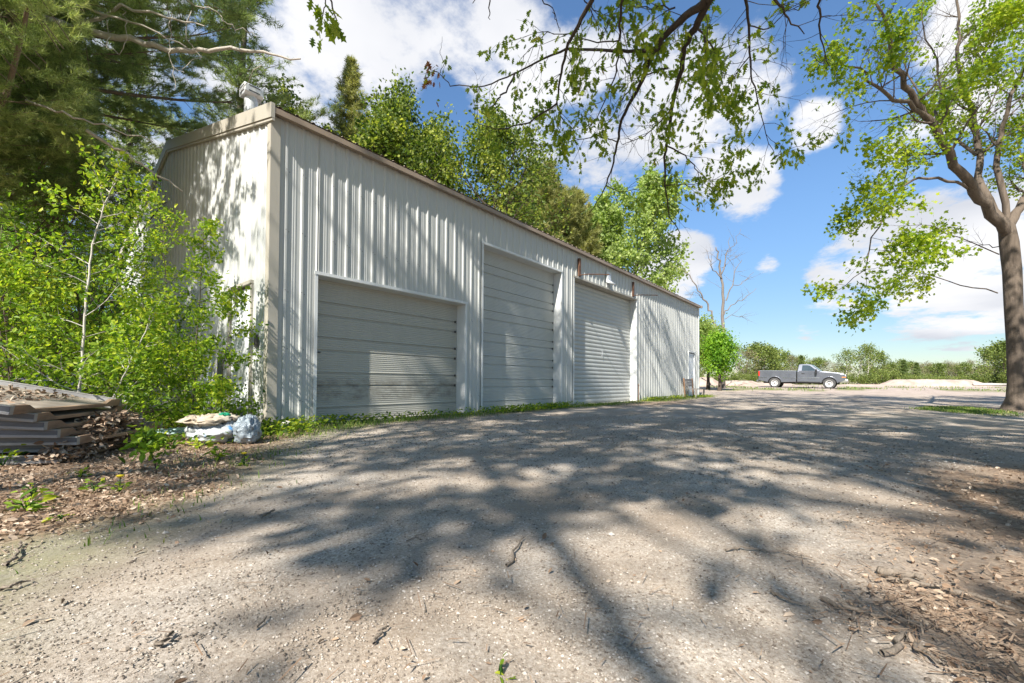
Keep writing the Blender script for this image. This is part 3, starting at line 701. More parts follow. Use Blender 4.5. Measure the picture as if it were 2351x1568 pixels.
# grass along the foot of the front wall and by the maple
X = rng.random(26000)*20-.7; Y = -rng.random(26000)**1.5*1.3-.05; k = rng.random(len(X)) < grass_mask(X, Y)*1.0*(.25+.75*sstep(.35,.6,fbm(X*1.7,Y*1.7,3,4)))
tag(link('wall_grass', blades('wall_grass', X[k], Y[k], .075, LF_GRASS, rng)), 'short green grass along the foot of the front wall', 'grass', kind='stuff')
X = 13.5+rng.normal(size=14000)*1.5; Y = -7.9+rng.normal(size=14000)*.9; k = (rng.random(len(X)) < grass_mask(X, Y)) & (np.hypot(X-14.5, Y+9.1) > .6)
tag(link('tree_grass', blades('tree_grass', X[k], Y[k], .055, LF_GRASS, rng, .006)), 'patch of bright grass at the foot of the maple', 'grass', kind='stuff')
X = -2.6+rng.random(22000)*3.6; Y = -4.4+rng.random(22000)*4.2; k = rng.random(len(X)) < grass_mask(X, Y)*.55*sstep(.4,.65,fbm(X*2.2,Y*2.2,3,14))
tag(link('bank_grass', blades('bank_grass', X[k], Y[k], .045, LF_GRASS, rng, .003)), 'thin sparse grass between the leaf bank and the gravel', 'grass', kind='stuff')
X, Y, f = polar(60000, 62, .35, -.2, .95, 20); k = rng.random(len(X)) < grass_mask(X, Y)*.5; X, Y = X[k], Y[k]
tag(link('verge_grass', blades('verge_grass', X, Y, .13, LF_GRASS, rng, .02)), 'yellow green verge grass at the far edge of the yard', 'grass', kind='stuff')
# leafy ground cover: by the bags, at the shed corner, along the wall
def cover_pts(n, cx, cy, rx, ry): return cx+rng.normal(size=n)*rx, cy+rng.normal(size=n)*ry
cs = [cover_pts(260, -.75, -1.15, .35, .12), cover_pts(700, -.1, -.55, .25, .2), cover_pts(420, .75, -.14, .5, .05), cover_pts(900, 4.9, -.35, .55, .14), cover_pts(900, 6.4, -.3, .6, .12), cover_pts(350, 2.6, -.22, .8, .08),
      cover_pts(500, 13.0, -.25, .4, .12), cover_pts(600, 15.2, -.25, .9, .12), cover_pts(500, -1.0, .9, .3, .3), cover_pts(900, -.8, 1.5, .45, .4), cover_pts(300, 17.2, -.8, .5, .15)]
X = np.concatenate([c[0] for c in cs]); Y = np.concatenate([c[1] for c in cs]); k = (Y < -.04) | (X < -.05); X, Y = X[k], Y[k]
P = np.stack([X, Y, gheight(X, Y)+.02+.11*rng.random(len(X))**1.5], -1); A = unit(np.stack([rng.normal(size=len(X)), rng.normal(size=len(X)), .3+.4*rng.random(len(X))], -1))
tag(link('ground_cover', leaves_mesh('ground_cover', P, A, .03+.045*rng.random(len(X)), 'simple', LF_SAP, rng, flat=1.2)), 'low leafy weeds growing along the shed walls', 'weeds', kind='stuff')

# ---------------------------------------------------------------- sticks lying on the ground (traced to where they lie)
def on_ground(x, y, z=0.0):
    d = ray(x, y); return CAM + d*((z-CAM[2])/d[2])
STK = [([(1172,1302),(1180,1275),(1203,1243)], .006, 'thin curved dark twig lying in the middle of the gravel'),
       ([(1667,1264),(1700,1262),(1790,1270),(1866,1287)], .005, 'long thin wavy twig lying right of the middle of the gravel'),
       ([(598,1200),(612,1196),(630,1184)], .008, 'short stubby stick beside the first tree shadow on the left'),
       ([(858,1482),(872,1462),(892,1445)], .005, 'short twig near the bottom edge, left of centre'),
       ([(940,1252),(955,1243),(977,1233)], .003, 'hair-thin twig on a sunlit patch of gravel'),
       ([(2020,1318),(2050,1330),(2090,1333),(2118,1340)], .016, 'thick brown broken branch at the edge of the mulch'),
       ([(2045,1335),(2090,1345),(2160,1352)], .010, 'brown stick lying just below the thick broken branch'),
       ([(1888,1375),(1920,1400),(2010,1418),(2120,1447)], .008, 'long straight stick pointing into the mulch'),
       ([(1770,1360),(1800,1378),(1870,1398)], .005, 'slender twig left of the long straight stick'),
       ([(0,1372),(30,1368),(70,1353)], .006, 'pale twig at the left edge of the gravel'),
       ([(22,1310),(30,1296),(50,1268),(46,1258)], .006, 'forked dark twig on the leaf bank'),
       ([(365,1500),(380,1492),(395,1470)], .006, 'dark twig near the bottom left'),
       ([(590,1450),(612,1430)], .004, 'small straight twig beside the white stones'),
       ([(2030,1510),(2080,1475),(2100,1490),(2160,1540)], .008, 'crooked grey stick in the bottom right mulch'),
       ([(2180,1365),(2230,1378),(2330,1410)], .010, 'dark stick among the mulch at the right edge'),
       ([(1955,1430),(1960,1400),(1966,1380)], .005, 'pale bent twig standing out of the mulch')]
for pts, r, lab in STK:
    P3 = [on_ground(x, y) for x, y in pts]; P3 = [np.array([p[0], p[1], gz(p[0], p[1])+r+.004+.006*(i % 2)]) for i, p in enumerate(P3)]
    Pf = []; 
    for i in range(len(P3)-1):
        for t in np.linspace(0, 1, 5)[:-1]: Pf.append(P3[i]*(1-t)+P3[i+1]*t + rng.normal(size=3)*[.006,.006,.0015])
    Pf.append(P3[-1]); o0 = Pf[0]
    tag(link('twig', tubes_mesh('twig', [(np.array(Pf), np.linspace(r, r*.45, len(Pf)))], TWIG, o0, 6), loc=o0), lab, 'twig', 'sticks on the driveway')

# ---------------------------------------------------------------- stack of old form panels
PLY = mat_plain('weathered_plywood', (.17,.13,.095), (.42,.36,.29), 5, .85, stretch=(1, .25, 1), bump=.2)
ENDW = mat_plain('wooden_end_bar', (.13,.075,.045), (.40,.27,.17), 7, .8, stretch=(.4, 1, 1), bump=.25)
RAIL = mat_plain('grey_steel_rail', (.16,.165,.18), (.52,.53,.55), 4, .5, .3, stretch=(1, .3, 1), bump=.1)
DARK2 = mat_plain('dark_rail_steel', (.05,.052,.058), (.16,.165,.175), 5, .5, .3, stretch=(1, .3, 1))
RAIL = mat_plain('grey_steel_rail_edge', (.17,.16,.15), (.46,.45,.43), 5, .5, .2, stretch=(1, .3, 1))
ev = np.array([.56, .83, 0]); ev /= np.linalg.norm(ev); rv = np.array([-ev[1], ev[0], 0.])
FLAB = ['lowest form panel, resting on the leaf litter', 'second form panel up from the ground, with leaves on its edge', 'grey railed form panel third from the bottom', 'form panel in the middle of the stack, packed with leaves',
        'form panel third from the top of the stack', 'form panel directly under the topmost one', 'topmost one, tilted up at the back, bare plywood bed']
for k, lab in enumerate(FLAB):
    rngk = np.random.default_rng(50+k)
    off = [(0,0), (.13,.0), (.02,-.10), (-.05,-.02), (-.10,.03), (-.15,.06), (-.30,.10)][k]
    th = .062; base = np.array([-2.06, -1.56, 0]) + ev*off[0] + rv*off[1]; z = .02 + k*.064
    tilt = [0, .01, .02, .04, .07, .12, .19][k]; roll = [0, .01, -.005, .01, .01, .0, .0][k]; yaw = rngk.normal()*.035
    root = thing('form_panel', 'old concrete form panel: ' + lab, 'form panel', (base[0], base[1], z), 'stacked concrete form panels')
    root.rotation_euler = Matrix(((ev[0], rv[0], 0), (ev[1], rv[1], 0), (0, 0, 1))).to_euler()
    root.matrix_world = Matrix.Translation((base[0], base[1], z)) @ Matrix(((ev[0], rv[0], 0), (ev[1], rv[1], 0), (0, 0, 1))).to_4x4() @ Matrix.Rotation(yaw, 4, 'Z') @ Matrix.Rotation(tilt, 4, 'X') @ Matrix.Rotation(roll, 4, 'Y')
    Lx, Ly = 1.22, 1.35
    b = MB(); b.box((.03, .03, .006), (Lx-.03, Ly-.03, .02)); b.build('plywood', PLY, root)
    for yy in (0, Ly-.032):
        b = MB(); b.prism([(.032, 0), (Lx-.032, 0), (Lx-.032, th), (Lx-.16, th), (Lx-.22, th*.45), (.22, th*.45), (.16, th), (.032, th)], yy, yy+.032); b.build('end_bar', ENDW, root, bevel=.002)
    for xx in (0, Lx-.03):
        b = MB(); b.box((xx, -.004, 0), (xx+.03, Ly+.004, th*.9)); b.box((xx-.004, -.004, th*.9), (xx+.034, Ly+.004, th*.9+.005)); b.box((xx-.006 if xx == 0 else xx+.03, -.004, .0), (xx if xx == 0 else xx+.036, Ly, .02)); rl_ = b.build('rail', RAIL, root, bevel=.0015); b = MB(); b.box((xx-.0035 if xx == 0 else xx+.0302, .0, .022), (xx-.0005 if xx == 0 else xx+.0335, Ly, th*.88)); b.build('rail_face', DARK2, rl_)
X = -2.9+rng.random(6000)*1.7; Y = -1.6+rng.random(6000)*2.2
lx = (X+2.40)*ev[0]+(Y+1.6)*ev[1]; ly = (X+2.40)*rv[0]+(Y+1.6)*rv[1]; k = (lx > .04) & (lx < 1.18) & (ly > .05) & (ly < .8+.3*np.sin(lx*9)); X, Y, ly = X[k], Y[k], ly[k]
P = np.stack([X, Y, .425+.06*rng.random(len(X))**2+ly*.185], -1)
t2 = rng.random(4200); P2 = np.stack([-2.06+ev[0]*1.2*t2-rv[0]*.0+rng.normal(size=4200)*.06, -1.55+ev[1]*1.2*t2+rng.normal(size=4200)*.06, .06+.30*rng.random(4200)*np.minimum(1, 4*t2*(1-t2))], -1)
P = np.concatenate([P, P2]); A = unit(rng.normal(size=P.shape)*[1,1,.4])
tag(link('stack_litter', leaves_mesh('stack_litter', P, A, .025+.035*rng.random(len(P)), 'simple', DRYLEAF, rng, flat=.8)), 'dry leaves drifted onto and between the stacked form panels', 'leaf litter', kind='stuff')

# ---------------------------------------------------------------- bags, tarp, stones, sheet, stake
def pillow(name, c, ax, ay, h, mat, seed, label=None, cat=None, group=None, wr=.05, parent=None, sq=2.6):
    n, m = 64, 40; V = []
    u = np.linspace(0, 2*np.pi, n, endpoint=False); v = np.linspace(-np.pi/2, np.pi/2, m)
    sg = lambda q, p: np.sign(q)*np.abs(q)**p
    U, Vv = np.meshgrid(u, v, indexing='ij'); e = 2/sq
    x = sg(np.cos(Vv), e)*sg(np.cos(U), e); y = sg(np.cos(Vv), e)*sg(np.sin(U), e); z = sg(np.sin(Vv), .9)
    w = 1 + wr*3*(fbm(U*2.1+seed, Vv*2.5, 4, seed)-.5)
    ridg = wr*(np.abs(fbm(x*3+seed, y*3+z*4, 3, seed+3)-.5)*2 + 1.2*np.abs(fbm(x*8+z*5, y*8+seed, 2, seed+5)-.5))
    Pt = np.stack([x*w, y*w, (z+1)*.5*h/1.0*(1-ridg*1.6)], -1)
    ax = np.asarray(ax, float); ay = np.asarray(ay, float)
    Wp = Pt[..., 0:1]*ax + Pt[..., 1:2]*ay; Wp[..., 2] += Pt[..., 2] - 0.01
    idx = np.arange(n*m).reshape(n, m); j = np.roll(idx, -1, 0)
    F = np.stack([idx[:, :-1], j[:, :-1], j[:, 1:], idx[:, 1:]], -1).reshape(-1, 4)
    me = mesh_np(name, Wp.reshape(-1, 3), F, [mat], smooth=True)
    o = link(name, me, parent, None if parent else c)
    if label: tag(o, label, cat, group)
    return o
def mat_plastic(name, c, rough=.3, tr=.15, spots=None):
    m, nt, out = nodes(name); n = noise_(nt, 9, 7, objco(nt, (1, 1, 2)), .65, 1.2)
    col = ramp_(nt, n, [(.35, tuple(q*.8 for q in c)), (.65, c)])
    if spots:
        n2 = noise_(nt, 4.5, 2, objco(nt)); col = mixc(nt, ramp_(nt, n2, [(.60, (0,0,0)), (.64, (1,1,1))]), col, spots)
    bsdf(nt, out, col, rough, 0, n, .7, .03, .5); return m
g = on_ground(482, 1022)
b1 = pillow('plastic_bag', (g[0]+.10, g[1]+.13, 0), (.235,-.11,0), (.10,.22,0), .30, mat_plastic('white_bag_film', (.50,.52,.52), .3, 0, (.06,.20,.40)), 5, 'bulging white plastic bag with blue print and a tan flap, before the gable door', 'bag', 'rubbish bags', .22)
pillow('cover_flap', None, (.23,-.10,0), (.11,.22,0), .13, mat_plain('tan_paper', (.33,.26,.18), (.55,.48,.38), 6, .8, bump=.3), 9, parent=b1, wr=.3).location = (-.03, .06, .19)
pillow('green_tie', None, (.055,.01,0), (-.01,.035,0), .06, mat_plastic('green_film', (.01,.30,.15), .35), 4, parent=b1, wr=.3).location = (.04, -.06, .27)
g = on_ground(562, 1022); b2 = pillow('plastic_bag', (g[0]+.06, g[1]+.13, 0), (.10,-.07,0), (.09,.16,0), .32, mat_plastic('clear_grey_bag_film', (.33,.38,.41), .2), 21, 'slumped bluish grey clear plastic bag, nearest to the shed corner', 'bag', 'rubbish bags', .17)
g = on_ground(520, 1000); bt = pillow('plastic_bag', (g[0]+.12, g[1]+.22, .0), (.16,-.06,0), (.08,.16,0), .37, mat_plastic('cream_bag_film', (.48,.45,.38), .45), 33, 'creased cream bag behind the white and the clear bag', 'bag', 'rubbish bags', .28)
g = on_ground(390, 1002); pillow('plastic_bag', (g[0]+.05, g[1]+.1, 0), (.17,-.07,0), (.07,.16,0), .10, mat_plastic('teal_bag_film', (.45,.60,.58), .35), 41, 'flat torn pale teal bag lying between the panels and the white bag', 'bag', 'rubbish bags', .2)
g = at(95, 862, 5.0); pillow('tarp_bundle', (g[0], g[1], .1), (.35,.1,0), (-.1,.22,0), .62, mat_plastic('navy_tarp', (.012,.018,.07), .5), 51, 'dark navy blue tarp bundle behind the stacked form panels', 'tarp', None, .2)
g = on_ground(652, 990); b = pillow('rock', (g[0]+.02, g[1]-.02, 0), (.075,.02,0), (-.02,.06,0), .15, mat_plain('pale_rock', (.55,.50,.44), (.75,.71,.66), 8, .9, bump=.4), 61, 'pale rounded rock at the near corner of the shed', 'rock', None, .14, sq=2.2)
b = MB(); c = np.array([-.20, 1.93, .57]); b.obox(c, (.012, 0, .0), (0, .17, 0), (.07, 0, .57)); b.obox(c+[-.016, 0, 0], (.004, 0, 0), (0, .155, 0), (.0685, 0, .55)); 
tag(b.build('leaning_panel', GREYP, org=(-.2, 1.93, 0)), 'flat grey steel panel leaning on the gable wall left of its door', 'panel')
b = MB(); b.tube([(11.99, -.10, -.05), (11.985, -.11, .3), (11.99, -.105, .62)], [.018, .016, .015], 6); b.box((11.96, -.13, .56), (12.02, -.085, .575)); tag(b.build('rusty_stake', RUST, org=(11.99, -.1, 0)), 'thin rusty stake standing at the right foot of the roll-up door', 'stake')
# ---------------------------------------------------------------- bench
WOODG = mat_plain('grey_weathered_wood', (.17,.15,.13), (.38,.34,.30), 6, .9, stretch=(.3, 1, 1), bump=.3)
WOODB = mat_plain('brown_weathered_wood', (.19,.10,.055), (.36,.22,.13), 6, .9, stretch=(1, 1, .3), bump=.3)
bx0, bx1, by0, by1 = 16.55, 17.75, -.72, -.20
bench = thing('bench', 'small weathered wooden bench beside the far entry door', 'bench', ((bx0+bx1)/2, (by0+by1)/2, 0)); og = ((bx0+bx1)/2, (by0+by1)/2, 0)
b = MB()
for k in range(4): b.box((bx0, by0+k*.115, .39), (bx1, by0+.10+k*.115, .42))
b.build('seat', WOODG, bench, org=og, bevel=.004)
b = MB()
for k in range(3): b.obox(((bx0+bx1)/2, by1+.02+.015*k, .56+k*.115), ((bx1-bx0)/2, 0, 0), (0, .012, .0), (0, .006, .05))
b.build('backrest', WOODG, bench, org=og, bevel=.003)
for xx in (bx0+.03, bx1-.03):
    b = MB(); b.obox((xx, by1+.0, .43), (.03, 0, 0), (0, .028, 0), (0, .035, .44)); b.build('back_post', WOODB, bench, org=og, bevel=.004)
    b = MB(); b.box((xx-.03, by0+.02, 0), (xx+.03, by0+.07, .388)); b.build('leg', WOODG, bench, org=og, bevel=.004)

# ---------------------------------------------------------------- pickup truck
def mat_paint(name, c1, c2):
    m, nt, out = nodes(name); n = noise_(nt, 1.5, 4, objco(nt)); col = ramp_(nt, n, [(.3, c1), (.7, c2)])
    bsdf(nt, out, col, .32, .45, None, spec=.5, coat=.6); return m
PAINT = mat_paint('grey_truck_paint', (.13,.14,.165), (.18,.19,.22)); CHROME = mat_plain('chrome', (.62,.63,.65), (.75,.76,.78), 3, .15, .95)
GLASS = mat_plain('tinted_glass', (.03,.045,.05), (.05,.07,.075), 2, .06, 0, spec=.9); RUB = mat_plain('tyre_rubber', (.05,.05,.05), (.09,.088,.085), 12, .9, bump=.2)
BLK = mat_plain('black_trim', (.012,.012,.014), (.03,.03,.032), 5, .5); RED = mat_plain('red_lens', (.5,.02,.015), (.6,.04,.03), 4, .2); AMB = mat_plain('amber_lens', (.7,.22,.03), (.8,.32,.08), 4, .2); CLR = mat_plain('headlight_lens', (.6,.62,.64), (.75,.77,.78), 4, .12)
def build_truck(loc, rz, pitch):
    tr = thing('pickup_truck', 'dusty grey single-cab pickup truck with a long bed', 'truck', (0, 0, 0))
    def arch(cx, r, n=9): return [(cx+r*math.cos(a), max(.40+r*math.sin(a), .46)) for a in np.linspace(math.pi*.98, math.pi*.02, n)]
    W2 = .98
    # bed: two sides with wheel arch, floor, headboard and tailgate
    side = [(.02, .60)] + arch(1.17, .50) + [(2.66, .50), (2.66, 1.40), (.02, 1.43)]
    b = MB()
    b.prism(side, W2-.09, W2); b.prism(side, -W2, -W2+.09); b.box((.05, -W2+.1, .72), (2.62, W2-.1, .78)); b.box((2.60, -W2+.1, .78), (2.655, W2-.1, 1.40))
    bed = b.build('bed', PAINT, tr, bevel=.025)
    b = MB(); b.box((-.02, -W2+.095, .66), (.045, W2-.095, 1.41)); tg = b.build('tailgate', PAINT, tr, bevel=.015)
    b = MB(); b.box((-.03, -.10, 1.20), (-.02, .10, 1.27)); b.build('handle', BLK, tg)
    b = MB(); b.box((-.16, -.92, .46), (-.02, .92, .62)); b.build('rear_bumper', CHROME, tr, bevel=.03)
    for s in (-1, 1):
        b = MB(); b.box((-.012, s*(W2-.10)-.07, .95), (.10, s*(W2-.10)+.11 if s > 0 else s*(W2-.10)+.07, 1.36)) if s > 0 else b.box((-.012, -W2-.01, .95), (.10, -W2+.15, 1.36)); b.build('taillight', RED, tr, bevel=.015)
    # cab lower body with bonnet
    low = [(2.72, .50), (4.20, .48)] + arch(4.80, .52) + [(5.62, .55), (5.80, .70), (5.80, 1.02), (5.70, 1.14), (5.30, 1.24), (4.30, 1.34), (2.72, 1.38)]
    b = MB(); b.prism(low, -W2, W2); body = b.build('cab_body', PAINT, tr, bevel=.045)
    b = MB(); b.prism([(4.40, 1.325), (5.62, 1.165), (5.60, 1.20), (4.40, 1.365)], -.72, .72); b.build('bonnet', PAINT, tr, bevel=.02)
    # greenhouse, tapering inwards
    b = MB(); prof = [(2.74, 1.37), (4.30, 1.335), (3.62, 1.89), (3.45, 1.925), (2.95, 1.925), (2.82, 1.88)]; n = len(prof); i = 0
    def yw(z): return W2-.03-(z-1.35)*.30
    for s in (-1, 1):
        for x, z in prof: b.v.append((x, s*yw(z), z))
    b.f += [list(range(n)), list(range(2*n-1, n-1, -1))]; b.m += [0, 0]
    for k in range(n): b.f.append([k, n+k, n+(k+1) % n, (k+1) % n]); b.m.append(0)
    b.build('cab_roof', PAINT, tr, bevel=.03)
    for s in (-1, 1):
        b = MB(); q = [(3.02, 1.40), (4.02, 1.385), (3.55, 1.80), (3.40, 1.835), (3.06, 1.835)]
        b.poly([(x, s*(yw(z)+.006), z) for x, z in q]); b.build('side_window', GLASS, tr)
        b = MB(); b.box((2.86, s*W2-.001 if s > 0 else -W2-.006, .56), (4.22, s*W2+.006 if s > 0 else -W2+.001, 1.36)); dr = b.build('door', PAINT, tr, bevel=.003)
        b = MB(); b.box((3.02, s*(W2+.012)-.012, 1.13), (3.22, s*(W2+.012)+.012, 1.19)); b.build('handle', BLK, dr, bevel=.005)
        for xa, xb_ in ((.05, .62), (1.74, 2.62), (2.76, 4.2)):
            b = MB(); b.box((xa, s*(W2+.004)-.006, .80), (xb_, s*(W2+.004)+.012, .86)); b.build('side_moulding', CHROME, tr, bevel=.004)
        b = MB(); b.box((3.92, s*(W2+.17)-.10, 1.16), (4.04, s*(W2+.17)+.10, 1.50)); b.box((4.0, s*(W2+.03)-.08, 1.30), (4.05, s*(W2+.03)+.08, 1.36)); b.build('door_mirror', BLK, tr, bevel=.02)
        b = MB(); b.box((5.62, s*.74-.20, .93), (5.815, s*.74+.20, 1.10)); b.build('headlight', CLR, tr, bevel=.015)
        b = MB(); b.box((5.56, s*(W2-.055)-.06, .86), (5.812, s*(W2-.055)+.06, .925)); b.build('turn_signal', AMB, tr, bevel=.01)
        for cx in (1.17, 4.80):
            b = MB(); R_ = .40; b.lathe((cx, s*.84, .40), [(.25, -.11), (.35, -.125), (.385, -.11), (.40, -.08), (.40, .08), (.385, .11), (.35, .125), (.25, .11), (.25, -.11)], 28, axis='y'); wh = b.build('wheel', RUB, tr, smooth=True)
            b = MB(); yo = s*.93
            b.lathe((cx, yo, .40), [(0, s*.015), (.07, s*.02), (.08, s*0), (.13, s*-.01), (.19, s*.0), (.225, s*.02), (.252, s*.03)], 28, axis='y'); b.build('rim', mat_rim, wh, smooth=True)
            for q in range(8):
                a = q*math.pi/4+.2; b = MB(); b.lathe((cx+.165*math.cos(a), yo+s*.004, .40+.165*math.sin(a)), [(0, s*.002), (.028, s*.001)], 8, axis='y'); b.build('rim_hole', BLK, wh)
            b = MB(); b.lathe((cx, yo+s*.03, .40), [(0, 0), (.045, 0), (.05, -s*.02)], 12, axis='y'); b.build('wheel_hub', BLK, wh)
            b = MB(); ro = [(cx+r_*math.cos(a), .40+r_*math.sin(a)) for r_, aa in ((.55, np.linspace(.1, math.pi-.1, 12)), (.49, np.linspace(math.pi-.1, .1, 12))) for a in aa]
            b.prism(ro, s*W2-.02, s*W2+.035) if s > 0 else b.prism(ro, -W2-.035, -W2+.02); b.build('fender_flare', PAINT, tr, bevel=.01)
    b = MB(); b.poly([(4.26, -yw(1.37)+.07, 1.372), (4.26, yw(1.37)-.07, 1.372), (3.66, yw(1.86)-.06, 1.868), (3.66, -yw(1.86)+.06, 1.868)]); b.v = [(x+.012, y, z+.012) for x, y, z in b.v]; b.build('windscreen', GLASS, tr)
    b = MB(); b.poly([(2.735, -.62, 1.45), (2.735, .62, 1.45), (2.80, .6, 1.82), (2.80, -.6, 1.82)]); b.v = [(x-.012, y, z) for x, y, z in b.v]; b.build('rear_window', GLASS, tr)
    b = MB(); b.box((5.79, -.52, .80), (5.825, .52, 1.10)); gr = b.build('grille', BLK, tr, bevel=.01)
    b = MB(); b.box((5.824, -.52, .93), (5.835, .52, .975)); b.build('grille_bar', CHROME, gr)
    b = MB(); b.prism([(5.50, .46), (5.92, .50), (5.95, .72), (5.50, .78)], -.97, .97); b.build('front_bumper', CHROME, tr, bevel=.03)
    b = MB(); b.box((.3, -.5, .36), (5.4, .5, .50)); b.box((2.70, -.95, .46), (4.2, .95, .52)); b.box((.6, -.93, .5), (1.7, -.78, .95)); b.box((.6, .78, .5), (1.7, .93, .95)); b.box((4.25, -.93, .5), (5.4, -.78, 1.0)); b.box((4.25, .78, .5), (5.4, .93, 1.0)); b.build('chassis', BLK, tr)
    tr.matrix_world = Matrix.Translation(loc) @ Matrix.Rotation(rz, 4, 'Z') @ Matrix.Rotation(pitch, 4, 'Y')
    return tr
mat_rim = mat_plain('steel_wheel', (.50,.50,.50), (.68,.68,.67), 5, .45, .3)
ra = at(1778, 890, 35.3); fa = at(1901, 893.5, 33.0); dv = fa-ra
rz = math.atan2(dv[1], dv[0]); sc_len = math.hypot(dv[0], dv[1])/3.63
xr, yr = ra[0], ra[1]; dirv = np.array([math.cos(rz), math.sin(rz)]); lat = np.array([-dirv[1], dirv[0]])
o2 = np.array([xr, yr]) - dirv*1.17 + lat*.98
zr = gz(xr, yr); zf = gz(*(np.array([xr, yr])+dirv*3.63))
build_truck((o2[0], o2[1], zr + (zr-zf)/3.63*1.17 - .01), rz, math.atan2(zr-zf, 3.63))
print('truck wheelbase ratio', sc_len, 'zr', zr, zf, ra[2], fa[2])

# ---------------------------------------------------------------- sand piles
SANDM = mat_plain('pale_sand', (.31,.225,.175), (.48,.385,.315), 1.4, .95, bump=.5)
def sand_pile(x, z, yt, w, dd, label, flat=.5, seed=1):
    c = foot(x, z); h = (at(x, yt, z)[2]-c[2]); n = 46
    u = np.linspace(-1, 1, n); U, Vv = np.meshgrid(u, u, indexing='ij'); r = np.hypot(U, Vv)*(1+.22*(fbm(U*2.2+seed, Vv*2.2, 3, seed)-.5))
    Z = h*1.05*sstep(1.0, flat, r)*(1+.18*(fbm(U*5+seed, Vv*5, 3, seed+2)-.5)) - .08 + .08*(fbm(U*16, Vv*16, 2, seed)-.5)
    D = U[..., None]*RT*w + Vv[..., None]*_fw*dd
    V = np.stack([D[..., 0], D[..., 1], Z], -1).reshape(-1, 3); idx = np.arange(n*n).reshape(n, n)
    F = np.stack([idx[:-1,:-1], idx[1:,:-1], idx[1:,1:], idx[:-1,1:]], -1).reshape(-1, 4)
    tag(link('sand_pile', mesh_np('sand_pile', V, F, [SANDM], smooth=True), loc=c), label, 'sand pile', 'heaps of pale sand')
sand_pile(2140, 44, 871, 5.2, 3.5, 'broadest flat-topped heap of pale sand, left of the maple trunk', .62, 3)
sand_pile(1985, 43, 881, 3.4, 2.5, 'low bank of pale sand just right of the truck', .5, 7)
sand_pile(1610, 40, 866, 2.2, 2.2, 'heap of pale sand showing past the far end of the shed', .3, 11)
sand_pile(1690, 41, 873, 3.0, 2.4, 'low heap of pale sand left of the truck', .4, 15)
sand_pile(1770, 46, 877, 3.0, 2.4, 'low sand bank behind the tail of the truck', .4, 19)
b = MB(); p0, p1 = at(2235, 893, 40), at(2320, 895, 40); p0[2] = gz(p0[0], p0[1])+.25; p1[2] = gz(p1[0], p1[1])+.25
b.tube([p0, (p0+p1)/2, p1], [.13, .12, .10], 8); tag(b.build('log', BK_PALE, org=tuple(p0), smooth=True), 'pale log lying behind the maple trunk', 'log')
# ---------------------------------------------------------------- the big maple on the right
def dense(pts, n=4, wob=0.0, rng=None):
    out = []
    for i in range(len(pts)-1):
        for t in np.linspace(0, 1, n+1)[:-1]:
            q = pts[i]*(1-t)+pts[i+1]*t
            if wob and (i or t): q = q+rng.normal(size=3)*wob
            out.append(q)
    out.append(pts[-1]); return np.array(out)
rng = np.random.default_rng(5)
def m7(x, y, z): return at((2300+x/1.206)/1.30667, (y/1.206)/1.30667, z)
ZM = 11.1
mb = m7(912, 1480, ZM); mb[2] = gz(mb[0], mb[1])
polys = []; tips = []
tr_ = [mb+[0,0,-.15], mb+[0,0,.05], m7(910,1440,ZM), m7(908,1380,ZM), m7(902,1250,ZM), m7(893,1100,ZM), m7(888,980,ZM), m7(877,880,ZM), m7(868,820,ZM), m7(862,785,ZM)]
polys.append((dense(tr_, 3), np.interp(np.linspace(0, 1, 28), [0,.111,.222,.333,.444,.555,.777,.889,1], [.38,.33,.22,.185,.172,.172,.18,.155,.03])))
LEVM = [(5, .55, .75, .12, .03, .15), (4, .5, .8, .16, .0, .2), (0, .5, .7, .16, -.02, 0)]
LIMBS = [([(868,850,11.1),(790,740,10.8),(740,670,10.5),(680,590,10.2),(610,480,9.9),(560,390,9.7),(500,310,9.5),(465,210,9.3),(440,130,9.2),(400,20,9.1)], .17, .03),
         ([(585,430,9.8),(520,370,9.5),(440,345,9.2),(390,300,9.0),(330,250,8.8),(230,230,8.6)], .07, .015),
         ([(858,830,11.2),(805,735,11.4),(765,640,11.6),(762,520,11.8),(740,400,12),(715,330,12.1),(690,220,12.2),(700,100,12.3),(685,-10,12.4)], .14, .035),
         ([(885,840,11.1),(850,690,11.3),(830,560,11.4),(850,490,11.4),(870,400,11.4),(890,310,11.5),(925,270,11.5),(960,120,11.4)], .11, .035),
         ([(740,690,10.6),(650,650,10.0),(560,640,9.6),(480,680,9.3),(430,740,9.1),(390,850,9.0),(350,980,8.95),(262,1048,8.9)], .05, .006),
         ([(600,470,9.9),(620,400,10.2),(640,300,10.6),(600,180,10.7),(560,60,10.8)], .05, .015),
         ([(872,835,11.1),(895,780,11.15),(940,700,11.4),(1010,560,11.8),(1080,420,12.2),(1150,260,12.4)], .16, .05),
         ([(760,560,11.7),(660,480,12.2),(560,360,12.6),(500,220,12.9),(470,100,13)], .06, .012),
         ([(715,330,12.1),(780,220,11.6),(830,120,11.2),(860,20,11)], .05, .015),
         ([(840,920,11.1),(700,860,10.7),(590,820,10.4),(480,800,10.1)], .022, .004),
         ([(835,1060,11.1),(700,1030,10.7),(560,990,10.4),(470,1010,10.2),(420,1062,10.1)], .024, .004),
         ([(850,890,11.2),(780,880,11.4),(700,910,11.6)], .02, .005)]
